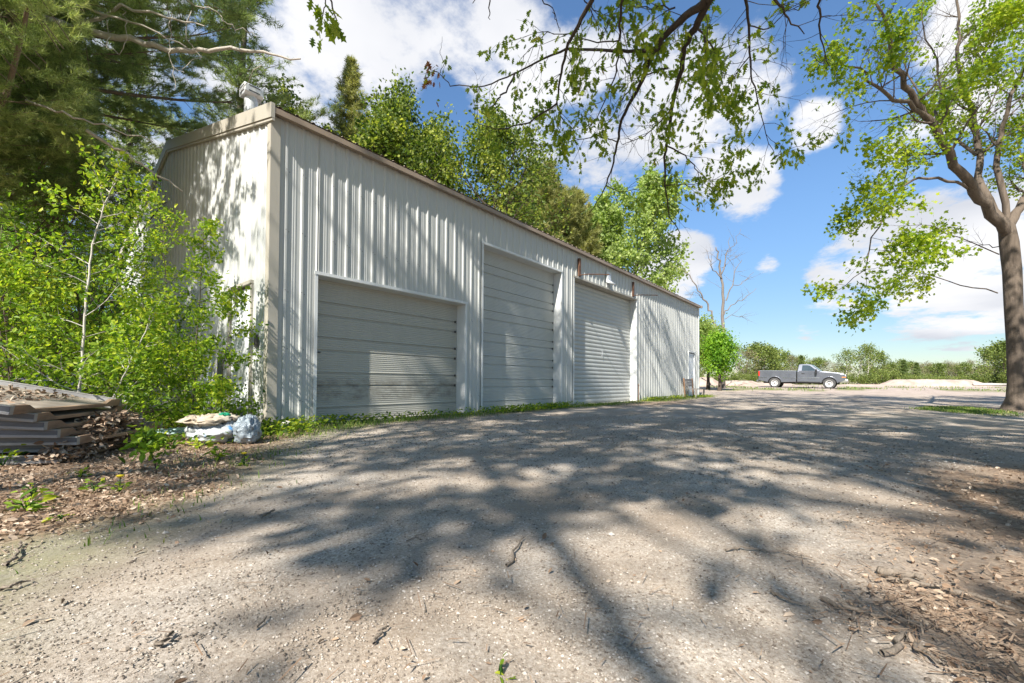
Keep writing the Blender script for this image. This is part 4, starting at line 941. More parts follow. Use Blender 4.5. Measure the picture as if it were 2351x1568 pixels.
for pts, r0, r1 in LIMBS:
    P3 = dense([m7(*q) for q in pts], 3, .03, rng); r0 *= .72; r1 *= .8; polys.append((P3, np.linspace(r0, r1, len(P3))))
    thin = r0 < .03; n = 7 if thin else 13
    for k in range(n):
        t = (.45 if thin else .33)+(.66-.12*thin)*(k+rng.random())/n; t = min(t, .99); i = min(int(t*(len(P3)-1)), len(P3)-2)
        d = P3[i+1]-P3[i]; d = d/np.linalg.norm(d)
        side = unit(np.cross(d, rng.normal(size=3))); dd = d*.55+side*.8+np.array([0,0,.12 if not thin else -.05])
        L_ = (.42 if thin else (1.15*(1.15-.6*t)))*(.7+.6*rng.random())
        grow(rng, P3[i], dd, L_, max(.006, np.interp(t, [0,1], [r0, r1])*.4), 1 if (thin or L_ < .7) else 0, LEVM, polys, tips)
    grow(rng, P3[-1], P3[-1]-P3[-2], .5, r1, 1, LEVM, polys, tips)
maple = thing('maple_tree', 'big maple with a forked grey trunk and bright spring leaves at the right edge', 'tree', mb)
link('trunk', tubes_mesh('trunk', polys, BK_GREY, mb), maple)
P, A = spread_leaves(rng, tips, 4, .08, .35); cl = fbm(P[:, 0]*.9, P[:, 1]*.9+P[:, 2]*.8, 3, 9); k = cl > .49; P, A, cl = P[k], A[k], cl[k]
print('maple leaves', len(P))
link('crown', leaves_mesh('crown', P, A, .075*(.6+.7*rng.random(len(P))), 'maple', LF_MAPLE, rng, np.clip(.6*rng.random(len(P))+1.0*(cl-.3), 0, 1), org=mb), maple)

# ---------------------------------------------------------------- the oak over the camera: its outer boughs hang into the picture
rng = np.random.default_rng(8)
def o8(x, y, z): return at((1300+x/1.959)/1.30667, (y/1.959)/1.30667, z)
ob = np.array([1.6, -11.2, gz(1.6, -11.2)])
polys = []; tips = []; vt = []
tp = [ob+[0,0,-.1], ob+[0,0,.3], ob+[.05,.05,2], ob+[.0,.2,4.2], ob+[-.2,.3,6.5], ob+[-.3,.3,11], ob+[-.2,.2,17]]
polys.append((dense(tp, 3), np.interp(np.linspace(0, 1, 19), [0,.1,.4,1], [.55,.42,.34,.09])))
LEVO = [(3, .55, .8, .16, -.02, .3), (0, .5, .7, .2, -.05, 0)]
OAK = [  # boughs traced where they hang: (points, radius at the start, at the end, twigs)
 ([(1640,-90,3.1),(1590,15,3.2),(1440,130,3.45),(1330,240,3.7),(1270,370,4.0),(1190,540,4.4),(1110,700,4.8),(1080,850,5.1),(1050,980,5.4),(1010,1100,5.6),(920,1250,5.8)], .034, .005, 22),
 ([(1650,-70,3.1),(1612,10,3.2),(1540,160,3.5),(1480,270,3.8),(1450,450,4.2),(1400,640,4.6),(1380,820,5.0),(1355,950,5.3),(1365,1090,5.6),(1390,1280,5.9),(1450,1370,6.0)], .034, .005, 26),
 ([(990,-100,3.3),(930,0,3.4),(850,150,3.7),(790,260,3.9),(750,430,4.2),(725,600,4.5),(740,680,4.7),(830,770,4.9)], .022, .004, 15),
 ([(1130,-90,3.4),(1110,0,3.5),(1092,150,3.7),(1090,330,4.0),(1050,500,4.3),(970,680,4.6),(900,760,4.8)], .014, .003, 14),
 ([(1820,-80,3.4),(1835,0,3.5),(1855,200,3.9),(1860,400,4.3),(1890,540,4.6),(1940,730,5.0),(2010,940,5.4)], .015, .003, 20),
 ([(1980,-80,3.3),(2010,0,3.4),(2080,110,3.7),(2180,200,3.9)], .014, .004, 6),
 ([(2262,-60,3.4),(2268,60,3.6),(2270,230,3.9),(2330,390,4.2)], .012, .004, 5),
 ([(1255,300,3.8),(1050,290,4.1),(780,295,4.5),(640,350,4.8),(480,430,5.1),(300,510,5.4),(100,500,5.6),(40,430,5.7),(-10,410,5.8)], .016, .003, 7),
 ([(480,430,5.1),(430,540,5.1),(380,580,5.1),(335,633,5.1)], .012, .008, 0),
 ([(1380,400,4.3),(1250,440,4.5),(1120,560,4.7),(1040,700,4.9),(950,830,5.1)], .010, .003, 9),
 ([(722,612,4.5),(560,720,4.8),(390,762,5.0),(270,730,5.2),(215,640,5.3)], .011, .002, 6),
 ([(1080,835,5.1),(960,800,5.2),(820,825,5.3),(640,860,5.4),(500,815,5.5)], .008, .002, 8),
 ([(1400,640,4.6),(1320,730,4.8),(1240,800,4.9),(1110,850,5.0)], .011, .003, 6),
 ([(1378,860,5.1),(1480,910,5.2),(1540,990,5.3),(1620,1060,5.4),(1690,1110,5.5)], .010, .002, 9),
 ([(1366,1090,5.6),(1500,1080,5.7),(1640,1060,5.8),(1780,985,5.9)], .008, .002, 6),
 ([(1015,1090,5.6),(1100,1130,5.7),(1210,1110,5.8),(1330,1040,5.9)], .007, .002, 6),
 ([(860,-30,3.6),(920,40,3.7),(1000,90,3.8),(1090,95,3.9)], .007, .002, 5),
 ([(1420,45,3.4),(1290,42,3.6),(1120,40,3.8)], .008, .002, 6),
 ([(1090,240,3.9),(960,255,4.1),(800,200,4.3),(670,190,4.5),(560,290,4.7),(500,370,4.8)], .008, .002, 8),
 ([(1860,330,4.2),(1770,440,4.4),(1720,520,4.6),(1640,640,4.8)], .007, .002, 9),
 ([(1850,150,3.9),(1960,180,4.0),(2070,60,4.0),(2150,60,4.0),(2210,0,4.0)], .007, .002, 6),
 ([(1540,160,3.6),(1620,250,3.9),(1680,330,4.2),(1700,450,4.5),(1660,560,4.7)], .010, .002, 12),
 ([(2000,930,5.4),(2080,880,5.5),(2170,850,5.6),(2320,690,5.7)], .005, .002, 8),
 ([(40,430,5.7),(60,370,5.7),(40,300,5.7),(52,215,5.7)], .005, .002, 0),
 ([(700,70,3.9),(720,120,4.0),(745,190,4.1)], .004, .002, 0), ([(640,0,3.8),(700,50,3.9),(745,190,4.1)], .006, .003, 0),
 ([(1110,330,4.0),(1150,430,4.2),(1180,520,4.4),(1130,680,4.6)], .007, .002, 7)]
for pts, r0, r1, nt_ in OAK:
    P3 = dense([o8(*q) for q in pts], 4, .006, rng); polys.append((P3, np.linspace(r0, r1, len(P3))))
    for k in range(nt_):
        t = .12+.86*(k+rng.random())/max(1, nt_); t = min(t, .98); i = min(int(t*(len(P3)-1)), len(P3)-2); d = unit(P3[i+1]-P3[i])
        side = unit(np.cross(d, rng.normal(size=3))); dd = d*.7+side*.75+np.array([0,0,-.1])
        grow(rng, P3[i], dd, (.22+.34*rng.random()), .0035, 0 if rng.random() < .6 else 1, LEVO, polys, vt)
    if nt_: vt.append((P3[-1], unit(P3[-1]-P3[-2])))
# boughs joining the hanging ends to the trunk
def bough(end, mid, start, r0, r1):
    P3 = dense([np.array(start), (np.array(start)+np.array(mid))/2+[0,0,.2], np.array(mid), np.array(end)], 4, .02, rng); polys.append((P3, np.linspace(r0, r1, len(P3)))); return P3
for i, sz in ((0, 4.6), (1, 4.9), (2, 5.3), (3, 5.6), (4, 5.0), (5, 5.2), (6, 5.5)):
    e = o8(*OAK[i][0][0]); st = ob+np.array([-.05, .25, sz]); bough(e, e*.62+st*.38+np.array([0,0,.45]), st, .07, OAK[i][1])
for pts in ([(900,-330,2.15),(790,-120,2.2),(752,-20,2.25),(745,20,2.28),(728,70,2.3)], [(752,-20,2.25),(770,30,2.3),(778,70,2.35)], [(1140,-200,2.6),(1112,-40,2.7),(1085,8,2.75)], [(1128,-60,2.7),(1122,20,2.75),(1125,45,2.78)]):
    P3 = dense([at(*q) for q in pts], 4, .004, rng); polys.append((P3, np.linspace(.006, .0025, len(P3))))
    for i in range(len(P3)//2, len(P3)):
        vt.append((P3[i], unit(np.array([0,0,-1.])+rng.normal(size=3)*.5)))
bough(at(900,-330,2.15), np.array([-.6,-7.5,4.3]), ob+[-.1,.2,5.6], .05, .006); bough(at(1140,-200,2.6), np.array([-.2,-7.2,4.6]), ob+[-.1,.2,5.9], .05, .006)
T = np.array([t[0] for t in vt]); D = np.array([t[1] for t in vt]); per = 3
T = np.repeat(T, per, 0); D = np.repeat(D, per, 0); P = T+rng.normal(size=T.shape)*.03; A = unit(D*.35+rng.normal(size=T.shape)*.55+np.array([0,0,-.75]))
cl = fbm(P[:, 0]*2.2+P[:, 2]*2, P[:, 1]*2.2, 3, 31); k = cl > .43; P, A = P[k], A[k]
print('oak visible leaves', len(P))
oak = thing('oak_tree', 'oak whose bare-stemmed boughs of young lobed leaves hang into the sky', 'tree', ob)
link('hanging_leaves', leaves_mesh('hanging_leaves', P, A, .08*(.55+.7*rng.random(len(P))), 'oak', LF_OAK, rng, np.clip(rng.beta(2, 2.2, len(P)), 0, 1), flat=.3, org=ob), oak)
e = o8(-10, 410, 5.8); Pd = e+rng.normal(size=(26, 3))*[.07,.07,.10]-[0,0,.06]; Ad = unit(rng.normal(size=(26, 3))*.5+np.array([0,0,-1.]))
DEADL = mat_leaf('dead_oak_leaf', [(0, (.16,.055,.03)), (1, (.34,.15,.08))], .35)
link('dead_leaves', leaves_mesh('dead_leaves', Pd, Ad, .10*(.6+.7*rng.random(26)), 'oak', DEADL, rng, org=ob), oak)['label'] = 'clump of rust brown dead leaves at the end of the longest bough'
# the oak's unseen crown, shaped to shade the yard and front wall
LEVC = [(5, .5, .8, .10, .02, .25), (4, .5, .8, .14, .0, .2), (0, .5, .7, .15, -.01, 0)]
def out_of_view(Q, m=1.0):
    q = np.atleast_2d(Q)-CAM; z = q@FW; return ~((z > .3) & (q[:, 2] < .95*z*m) & (np.abs(q@RT) < 1.3*z))
def landing(Q):
    return Q[:, 0]-Q[:, 2]*SUN[0]/SUN[2], Q[:, 1]-Q[:, 2]*SUN[1]/SUN[2]
def shade_limbs(rng, base, H, spec, r0, polys, tips):
    pl = []; tp = []
    for hh, az, el, L in spec:
        grow(rng, base+np.array([0, 0, hh]), np.array([math.cos(az)*math.cos(el), math.sin(az)*math.cos(el), math.sin(el)]), L, r0, 0, LEVC2, pl, tp, .2)
    polys += [q for q in pl if out_of_view(q[0]).all()]; tips += [q for q in tp if out_of_view(q[0])[0]]
LEVC2 = [(7, .46, .75, .08, .015, .2), (4, .5, .8, .14, .0, .2), (0, .5, .7, .15, -.01, 0)]
def shade_crown(tips, rng, per, sz, base, thin=.40):
    P, A = spread_leaves(rng, tips, per, .2); lx, ly = landing(P)
    n = fbm(lx*.55, ly*.9, 4, 7); n2 = fbm(lx*1.5, ly*2.6, 3, 19)
    gap = (lx < -1.9+1.8*(n-.5)) & (ly > -6.9) & (ly < -2.2)          # leaves dropped so the near left of the yard stays sunlit
    lit = (np.hypot((lx+.7)/.5, (ly+6.15)/.22) < 1)                   # and so a sun patch falls on the right-hand mulch
    left = P[:, 1]+(-1-P[:, 0])*SUN[1]/SUN[0]*1.0                         # where the light through this leaf reaches the gable side
    open_ = (left > -.7+1.2*(n2-.5)) & (rng.random(len(P)) < .93)  # leaves dropped to keep the gable side sunlit
    t = -P[:, 1]/-SUN[1]; xw = P[:, 0]-t*SUN[0]; zw = P[:, 2]-t*SUN[2]     # and the front wall
    nw = fbm((xw+zw)*.75, (xw-zw)*.22, 3, 29); streak = (P[:, 1] < 0) & (xw > -.5) & (xw < 19.5) & (zw > -.3) & (zw < 4.5) & (nw < .47)  # leaves dropped in bands so sun streaks the front wall
    ok = out_of_view(P, 1.04) & ~gap & ~lit & ~open_ & ~streak & (.4*n+.6*n2 > thin)
    P, A = P[ok], A[ok]; return leaves_mesh('crown', P, A, sz*(.6+.7*rng.random(len(P))), 'diamond', LF_OAK, rng, org=base)
rs = np.random.default_rng(41)
spec = [(6.2+.55*k, [1.75, .75, 1.25, 2.4, .2, 1.5, -1.2, 2.9, .95, 1.9, 4.0, .5, 1.35, 2.2, .8, 1.6, 1.1, .3][k]+rs.normal()*.12, .28+.035*k, [8.2, 8.6, 9.0, 7, 7.5, 9.2, 5, 6, 9, 8.5, 5, 8, 8.6, 7.4, 8, 7.6, 7, 6.5][k]) for k in range(18)]
shade_limbs(rs, ob, 17, spec, .075, polys, tips)
link('trunk', tubes_mesh('trunk', polys, BK_DARK, ob), oak)
link('crown', shade_crown(tips, rs, 6, .18, ob, .43), oak)

# ---------------------------------------------------------------- unseen trees outside the frame, placed to shade the yard
sb = np.array([-11.4, -11.8, gz(-11.4, -11.8)]); rs = np.random.default_rng(42); polys = []; tips = []
so_ = thing('oak_tree', 'unseen oak behind the camera, its long limbs shaped to shade the near half of the yard', 'tree', sb, 'yard oaks')
polys.append((np.array([sb+[0, 0, -.1], sb+[0, .1, 4], sb+[.2, .3, 8], sb+[.4, .8, 12], sb+[.5, 1.2, 16]]), np.array([.42, .32, .27, .2, .06])))
spec = [(7.2+.5*k, [1.15, .7, 1.5, .3, 1.0, 1.35, .5, .85, 1.25, 1.7, .6, 1.1, .2, .95, 1.4, 2.3, -.6, 3.4][k]+rs.normal()*.1, .16+.03*k, [9.2, 9.6, 8.2, 8.4, 10, 9.6, 9.2, 9.8, 9.4, 8, 9, 9.4, 8, 9, 8.4, 6, 5, 5][k]) for k in range(18)]  # limb headings chosen so their shade falls across the near yard
shade_limbs(rs, sb, 16, spec, .075, polys, tips)
link('trunk', tubes_mesh('trunk', polys, BK_GREY, sb), so_); link('crown', shade_crown(tips, rs, 9, .18, sb, .43), so_)
sb = np.array([-9.8, -4.4, gz(-9.8, -4.4)]); rs = np.random.default_rng(43); polys = []; tips = []
so_ = thing('oak_tree', 'slender tall unseen oak left of the form panels, added to shade the front wall', 'tree', sb, 'yard oaks')
polys.append((np.array([sb+[0, 0, -.1], sb+[0, .05, 5], sb+[.1, .1, 10], sb+[.15, .1, 17]]), np.array([.14, .11, .08, .02])))  # added tree, kept thin so its trunk shadow is only a streak
shade_limbs(rs, sb, 17, [(7.8+.5*k, k*2.4, .35+.03*k, 3.6-.08*k) for k in range(19)], .045, polys, tips)
link('trunk', tubes_mesh('trunk', polys, BK_GREY, sb), so_); link('crown', shade_crown(tips, rs, 4, .17, sb, .3), so_)
SHADE = [((7.5, -14.0), 14, 5.0, 'spreading oak right of the yard, shading its far side', 73), ((15.5, -15.0), 13, 4.6, 'spreading oak beyond the maple, shading the far end of the yard', 74)]
for (x, y), H, R, lab, sd, *o_ in SHADE:
    broadleaf('oak_tree', lab, 'tree', np.array([x, y, gz(x, y)]), H, R, np.random.default_rng(sd), LF_OAK, BK_GREY, .19, 4, {'limbs': 18, 'lev': LEVC}, o_[0] if o_ else .24, 'diamond', 'yard oaks', jit=.18, crown0=o_[1] if o_ else .42)

# ---------------------------------------------------------------- conifers
def conifer(name, label, base, H, R, rng, mat, bark, per=1, tn=16, tl=.16, tw=.007, h0=.15, nb=6, gap=.55, r0=.25, droop=-.1, dead=0.0, az_filter=None, group=None, pw=.8, clear=None):
    base = np.array(base, float); root = thing(name, label, 'tree', base, group); polys = []; T = []; D = []; dead_p = []
    pts = np.array([base+[rng.normal()*.05, rng.normal()*.05, H*t-.1] for t in np.linspace(0, 1, 9)]); polys.append((pts, r0*(1-.93*np.linspace(0, 1, 9))))
    h = h0*H
    while h < H*.985:
        t = h/H; L = R*(1-t)**pw*(1 if t > .3 else 1)
        for k in range(nb):
            az = rng.random()*6.28
            if az_filter and not az_filter(az, t): continue
            l = L*(.65+.5*rng.random()); el = droop+.5*t+rng.normal()*.08; d = np.array([math.cos(az)*math.cos(el), math.sin(az)*math.cos(el), math.sin(el)])
            p = base+[0, 0, h+rng.normal()*.1]; n = max(4, int(l*2.2)); br = [p]; ds = []
            for q in range(n): d = unit(d+np.array([0, 0, .02+.03*q/n])+rng.normal(size=3)*.05); p = p+d*l/n; br.append(p); ds.append(d)
            polys.append((np.array(br), np.linspace(max(.010, .010*l), .004, len(br))))
            isdead = t < dead
            for q in range(1, n+1):
                for s in (-1, 1):
                    for _ in range(2):
                        side = unit(np.cross(ds[q-1], [0, 0, 1.]))*s; sd = unit(ds[q-1]*.7+side*.8+np.array([0, 0, .12*rng.normal()])); sl_ = l*.28*(1.1-.6*q/n)*(.5+.8*rng.random()); o = br[q]-ds[q-1]*rng.random()*l/n
                        sb = [o, o+sd*sl_*.5, o+sd*sl_+np.array([0, 0, .03])]; polys.append((np.array(sb), np.array([.007, .005, .003])))
                        if isdead: continue
                        m = max(1, int(per*(1+sl_/.35)))
                        for w in range(m): T.append(o+sd*sl_*(.35+.65*(w+rng.random())/m)+rng.normal(size=3)*.05); D.append(unit(sd+np.array([0, 0, .35])))
            if not isdead: T.append(br[-1]); D.append(ds[-1])
        h += gap*(.7+.6*rng.random())*(1-.45*t)
    T = np.array(T); D = np.array(D)
    if clear is not None: kk = clear(T); T, D = T[kk], D[kk]; polys = polys[:1] + [q for q in polys[1:] if clear(q[0]).all()]
    link('trunk', tubes_mesh('trunk', polys, bark, base), root)
    cl = fbm(T[:, 0]*.9+T[:, 2]*.6, T[:, 1]*.9, 3, 5)
    link('crown', needles_mesh('crown', T, D, rng, tn, tl, tw, mat, tint=np.clip(.5*rng.random(len(T))+.9*(cl-.3), 0, 1), org=base), root); return root
# near pine left of the shed: branches reach over the panels
rng = np.random.default_rng(21)
pb = CAM+FW*7.2-RT*9.6; pb[2] = gz(pb[0], pb[1])
toward = lambda az, t: (math.cos(az)*(_fw[0]*-.15+RT[0])+math.sin(az)*(_fw[1]*-.15+RT[1])) > -.25
near_pine = conifer('pine_tree', 'tall white pine at the left edge, its long needled branches reaching over the shed corner', pb, 19, 7.0, rng, LF_PINE, BK_PINE, 4, 30, .12, .0038, .20, 9, .55, .26, -.05, .0, toward, 'pines around the shed', .8, lambda q: ~((q[:, 0] > -2.9+.15*(q[:, 1]+6.27)) & (q[:, 2] < 6.3)))
# long bare limb and dead looping twigs along it
polys = []
for pts, r0, r1 in (([(-400,-10,7.2),(60,35,7.0),(170,62,6.9),(300,95,6.8),(420,118,6.7),(500,116,6.6),(600,120,6.5),(690,135,6.4)], .07, .01), ([(170,62,6.9),(280,12,6.6),(380,40,6.4),(470,60,6.3)], .03, .008), ([(90,-20,6.8),(200,20,6.6),(330,60,6.5),(430,110,6.6)], .025, .008),
                     ([(245,45,6.6),(250,115,6.6),(275,118,6.6),(292,85,6.6),(288,40,6.6),(280,20,6.6)], .007, .005), ([(395,28,6.4),(385,90,6.4),(390,140,6.4),(402,205,6.4)], .008, .004), ([(440,25,6.4),(430,90,6.4),(455,125,6.4),(420,160,6.4),(395,155,6.4)], .007, .004), ([(430,0,6.4),(500,30,6.3),(520,55,6.3),(560,70,6.3),(590,85,6.3)], .008, .004),
                     ([(60,230,6.3),(150,262,6.2),(240,290,6.2),(350,325,6.1)], .018, .008), ([(200,300,6.8),(280,345,6.9),(340,390,7.0),(420,440,7.1)], .03, .012), ([(600,150,6.4),(560,200,6.5),(520,212,6.5),(490,200,6.5)], .006, .003)):
    P3 = dense([at(*q) for q in pts], 4, .02, rng); polys.append((P3, np.linspace(r0, r1, len(P3))))
link('dead_limb', tubes_mesh('dead_limb', polys, BK_DEAD, pb), near_pine)
PINES = [((540, 17.0), 24, 3.4, .08, 'tall dark pine standing behind the shed vent'), ((285, 17.5), 20, 3.4, .18, 'dark pine with dead lower branches left of the gable'), ((120, 16), 21, 4.0, .12, 'dark pine in the wood behind the bright bushes'), ((-120, 15), 20, 4.0, .1, 'dark pine at the left edge of the wood'), ((20, 22), 22, 4.2, .05, 'pine behind the others at the far left')]
for k, ((x, z), H, R, dead, lab) in enumerate(PINES):
    conifer('pine_tree', lab, foot(x, z), H, R, np.random.default_rng(100+k), LF_DPINE, BK_DARK, 1.0, 14, .24, .011, .06, 7, .8, .22, -.12, dead, None, 'pines around the shed')
# ---------------------------------------------------------------- bright bushes and saplings on the left
def bush(name, label, base, H, R, rng, mat, size, stems, per, group=None, bark=BK_GREY, jit=.10):
    base = np.array(base, float); root = thing(name, label, 'bush', base, group); polys = []; tips = []
    lev = [(7, .42, .75, .10, .02, .12), (4, .5, .8, .14, .02, .2), (0, .5, .7, .15, 0, 0)]
    for s in range(stems):
        az = 6.28*s/stems+rng.normal()*.3; sp = .25+.55*rng.random()
        grow(rng, base+np.array([math.cos(az), math.sin(az), 0])*.15*R-[0,0,.05], np.array([math.cos(az)*sp*R/H*1.6, math.sin(az)*sp*R/H*1.6, 1.]), H*(.65+.35*rng.random()), .012+.006*H, 0, lev, polys, tips)
    link('stems', tubes_mesh('stems', polys, bark, base), root)
    P, A = spread_leaves(rng, tips, per, jit, .15); cl = fbm(P[:, 0]*1.6+P[:, 2], P[:, 1]*1.6-P[:, 2]*.5, 3, 2); ok = P[:, 2] > .03
    if base[0] < 0 < base[1]: ok &= P[:, 0] < -.03
    P, A, cl = P[ok], A[ok], cl[ok]
    link('leaves', leaves_mesh('leaves', P, A, size*(.55+.7*rng.random(len(P))), 'simple' if size < .12 else 'diamond', mat, rng, np.clip(.55*rng.random(len(P))+.9*(cl-.25), 0, 1), org=base), root); return root
BUSH = [((40, 8.6), 5.0, 2.2, 'tallest bright green bush at the left edge'), ((150, 9.4), 3.9, 1.3, 'bright green bush just right of the tallest one, under the pine'), ((-130, 8.0), 5.0, 2.2, 'bright green bush cut by the left edge of the picture'), ((270, 10.2), 2.2, 1.0, 'lower green bush close to the hidden end of the gable'), ((100, 7.0), 2.4, 1.2, 'dense leafy bush straight behind the form panels'), ((-20, 6.2), 2.4, 1.3, 'dense leafy bush behind the left end of the form panels'), ((225, 7.2), 1.9, .9, 'dense leafy bush between the panels and the gable')]
for k, ((x, z), H, R, lab) in enumerate(BUSH):
    bush('bush', lab, foot(x, z), H, R, np.random.default_rng(200+k), LF_BUSH if k < 4 else LF_SAP, .085, 8 if k < 4 else 5, 4 if k < 4 else 3, 'bushes on the left')
def sapling(label, pts, r0, rng, nbr, L0, size=.075, per=4, bark=BK_GREY, mat=LF_SAP, lo=.12):
    P3 = [at(*q) for q in pts]; b0 = P3[0].copy(); b0[2] = gz(b0[0], b0[1])-.03; P3 = dense([b0]+P3[(1 if P3[0][2] < .3 else 0):], 6, .004, rng); base = np.array([b0[0], b0[1], b0[2]+.03])
    root = thing('sapling', label, 'sapling', base, 'saplings by the gable'); polys = [(P3, np.linspace(r0, r0*.2, len(P3)))]; tips = []
    lev = [(4, .5, .7, .12, .02, .25), (0, .5, .6, .15, -.01, 0)]
    for k in range(nbr):
        t = lo+(.99-lo)*(k+rng.random())/nbr; i = min(int(t*(len(P3)-1)), len(P3)-2); az = k*2.4+rng.normal()*.3
        dd = np.array([math.cos(az), math.sin(az), .35+.3*t]); grow(rng, P3[i], dd, L0*(1.15-.7*t)*(.6+.7*rng.random()), .006, 0, lev, polys, tips)
    tips.append((P3[-1], np.array([0,0,1.]))); link('stem', tubes_mesh('stem', polys, bark, base), root)
    P, A = spread_leaves(rng, tips, per, .045, .1); ok = (P[:, 2] > .03) & ~((P[:, 0] > -.03) & (P[:, 1] > 0)); P, A = P[ok], A[ok]; hh = (P[:, 2]-base[2])/max(.5, P3[-1][2]-base[2])
    link('leaves', leaves_mesh('leaves', P, A, size*(.5+.7*rng.random(len(P))), 'simple', mat, rng, np.clip(.75*rng.random(len(P))+.28*hh-.05, 0, 1), org=base), root)
SAP = [('tallest white-stemmed sapling standing behind the form panels', [(182,900,4.3),(186,850,4.3),(197,700,4.3),(212,560,4.3),(240,470,4.3),(268,412,4.3)], .018, 24, .62, BK_PALE),
       ('sapling rising highest against the gable wall', [(395,960,5.8),(392,800,5.8),(380,620,5.8),(372,445,5.8)], .010, 18, .42, BK_GREY),
       ('leafy sapling close to the gable, left of the grey leaning panel', [(440,960,5.3),(450,800,5.3),(462,640,5.3),(470,505,5.3)], .010, 17, .36, BK_GREY),
       ('bushy sapling in front of the hidden part of the gable', [(330,950,6.2),(325,780,6.2),(330,560,6.2)], .010, 14, .5, BK_GREY),
       ('short sapling spreading over the gable door', [(505,960,5.0),(512,850,5.0),(530,740,5.0),(548,660,5.0)], .007, 10, .26, BK_GREY),
       ('leaning sapling with a forked pale stem right of the tallest one', [(250,935,4.2),(290,850,4.2),(335,760,4.3),(370,690,4.4)], .010, 14, .4, BK_PALE),
       ('low sapling filling the gap under the leaning one', [(300,960,4.9),(310,860,4.9),(318,770,4.9)], .008, 16, .45, BK_GREY),
       ('small sapling behind the plastic bags', [(420,960,5.6),(425,880,5.6),(432,800,5.6)], .008, 16, .36, BK_GREY),
       ('sapling left of the tallest one, over the tilted panel', [(95,930,4.6),(90,800,4.6),(70,690,4.6),(62,600,4.6)], .010, 18, .5, BK_GREY),
       ('arching sapling at the left edge, above the panels', [(30,930,4.4),(10,800,4.4),(-20,690,4.4),(-30,600,4.4)], .010, 18, .5, BK_GREY),
       ('little sapling with broad leaves at the foot of the gable door', [(480,985,4.8),(492,940,4.8),(515,880,4.8)], .006, 9, .28, BK_GREY)]
for k, (lab, pts, r, nb, L0, bk) in enumerate(SAP): sapling(lab, pts, r, np.random.default_rng(300+k), nb, L0, .054, 6, bk)
# small weeds and dandelions
def weed(label, x, y, h, n, rng, size=.05, flower=False, name='weed'):
    g = on_ground(x, y); base = np.array([g[0], g[1], gz(g[0], g[1])]); root = thing(name, label, 'weed' if not flower else 'dandelion', base, 'weeds on the leaf bank'); polys = []; P = []; A = []
    for k in range(n):
        az = k*2.4+rng.normal()*.3; l = h*(.5+.6*rng.random()); e = base+np.array([math.cos(az)*l*.5, math.sin(az)*l*.5, l*.8]); polys.append((np.array([base, (base+e)/2+[0,0,.02], e]), np.array([.0025, .002, .0015])))
        for t in (.5, .75, 1.): P.append(base*(1-t)+e*t+rng.normal(size=3)*.012); A.append([math.cos(az+rng.normal()*.6), math.sin(az+rng.normal()*.6), .3*rng.normal()+.2])
    link('stems', tubes_mesh('stems', polys, LF_BUSH, base, 4), root); P = np.array(P); link('leaves', leaves_mesh('leaves', P, np.array(A, float), size*(.6+.6*rng.random(len(P))), 'simple', LF_SAP, rng, flat=1.2, org=base), root)
    if flower:
        b = MB(); tp_ = base+[0, 0, h*1.5]; b.tube([base, tp_], .0025, 5); b.build('flower_stalk', LF_BUSH, root, org=base); b = MB(); b.lathe(tuple(tp_), [(0, .0), (.012, .002), (.019, .010), (.010, .014), (0, .014)], 12); b.build('flower', YEL, root, org=base)
YEL = mat_plain('yellow_petals', (.75,.55,.01), (.85,.65,.03), 40, .7)
for k, (x, y, h, n, fl, lab) in enumerate([(60,1185,.10,9,0,'tall tuft of bright weeds at the left edge of the bank'), (75,1150,.08,7,0,'smaller tuft of weeds above the tall one'), (185,1105,.06,6,0,'small weed under the corner of the form panels'), (215,1140,.07,7,0,'weed in the leaf litter, right of the small one'), (275,1140,.06,7,1,'dandelion with a yellow flower in the leaf litter'), (560,1075,.06,7,1,'dandelion with a yellow flower near the gravel edge'),
        (140,1205,.04,5,0,'tiny weed low on the leaf bank'), (5,1075,.16,9,0,'leafy weed at the left foot of the form panels'), (500,1060,.10,8,0,'upright grey-green weed in front of the bags'), (370,1030,.18,12,0,'broad-leaved weed at the right end of the form panels'), (460,1035,.12,10,0,'broad-leaved weed in front of the white bag'), (690,975,.12,8,0,'weed at the foot of the first jamb'), (1150,1550,.012,3,0,'single green leaflet lying at the bottom edge')]):
    weed(lab, x, y, h, n, np.random.default_rng(400+k), .06 if h > .08 else .035 if h > .02 else .02, bool(fl), 'dandelion' if fl else 'weed')
# a slender dark-stemmed seedling in front of the panels
sapling('thin dark seedling growing out of the leaf litter in front of the panels', [(362,1085,2.9),(350,1040,2.9),(338,1005,2.9)], .006, np.random.default_rng(5), 5, .12, .06, 2, BK_DARK, lo=.6)
# ---------------------------------------------------------------- trees behind the shed
rng = np.random.default_rng(77)
def topH(x, y, z): return at(x, y, z)[2]
BACK = [(690, 150, 18.5, 2.6, 'vine-hung leafy tree just right of the shed vent', LF_VINE, .16, 'diamond'), (945, 130, 21, 3.0, 'tallest vine-clad tree behind the roof, in the middle of the row', LF_VINE, .17, 'diamond'),
        (880, 215, 19.0, 2.2, 'slimmer vine-clad tree behind the roof', LF_VINE, .16, 'diamond'), (1085, 215, 19.5, 3.4, 'dense round-topped tree at the right end of the near row', LF_VINE, .16, 'diamond'), (1010, 250, 22.5, 2.6, 'tree filling the gap behind the dense round-topped one', LF_VINE, .17, 'diamond'),
        (1435, 372, 38, 4.6, 'pale green poplar above the far part of the roof', LF_LIGHT, .30, 'diamond'), (1370, 430, 37, 3.4, 'smaller pale green poplar left of the larger one', LF_LIGHT, .30, 'diamond'), (780, 190, 24, 2.6, 'leafy tree behind the spire-topped conifer', LF_VINE, .17, 'diamond')]
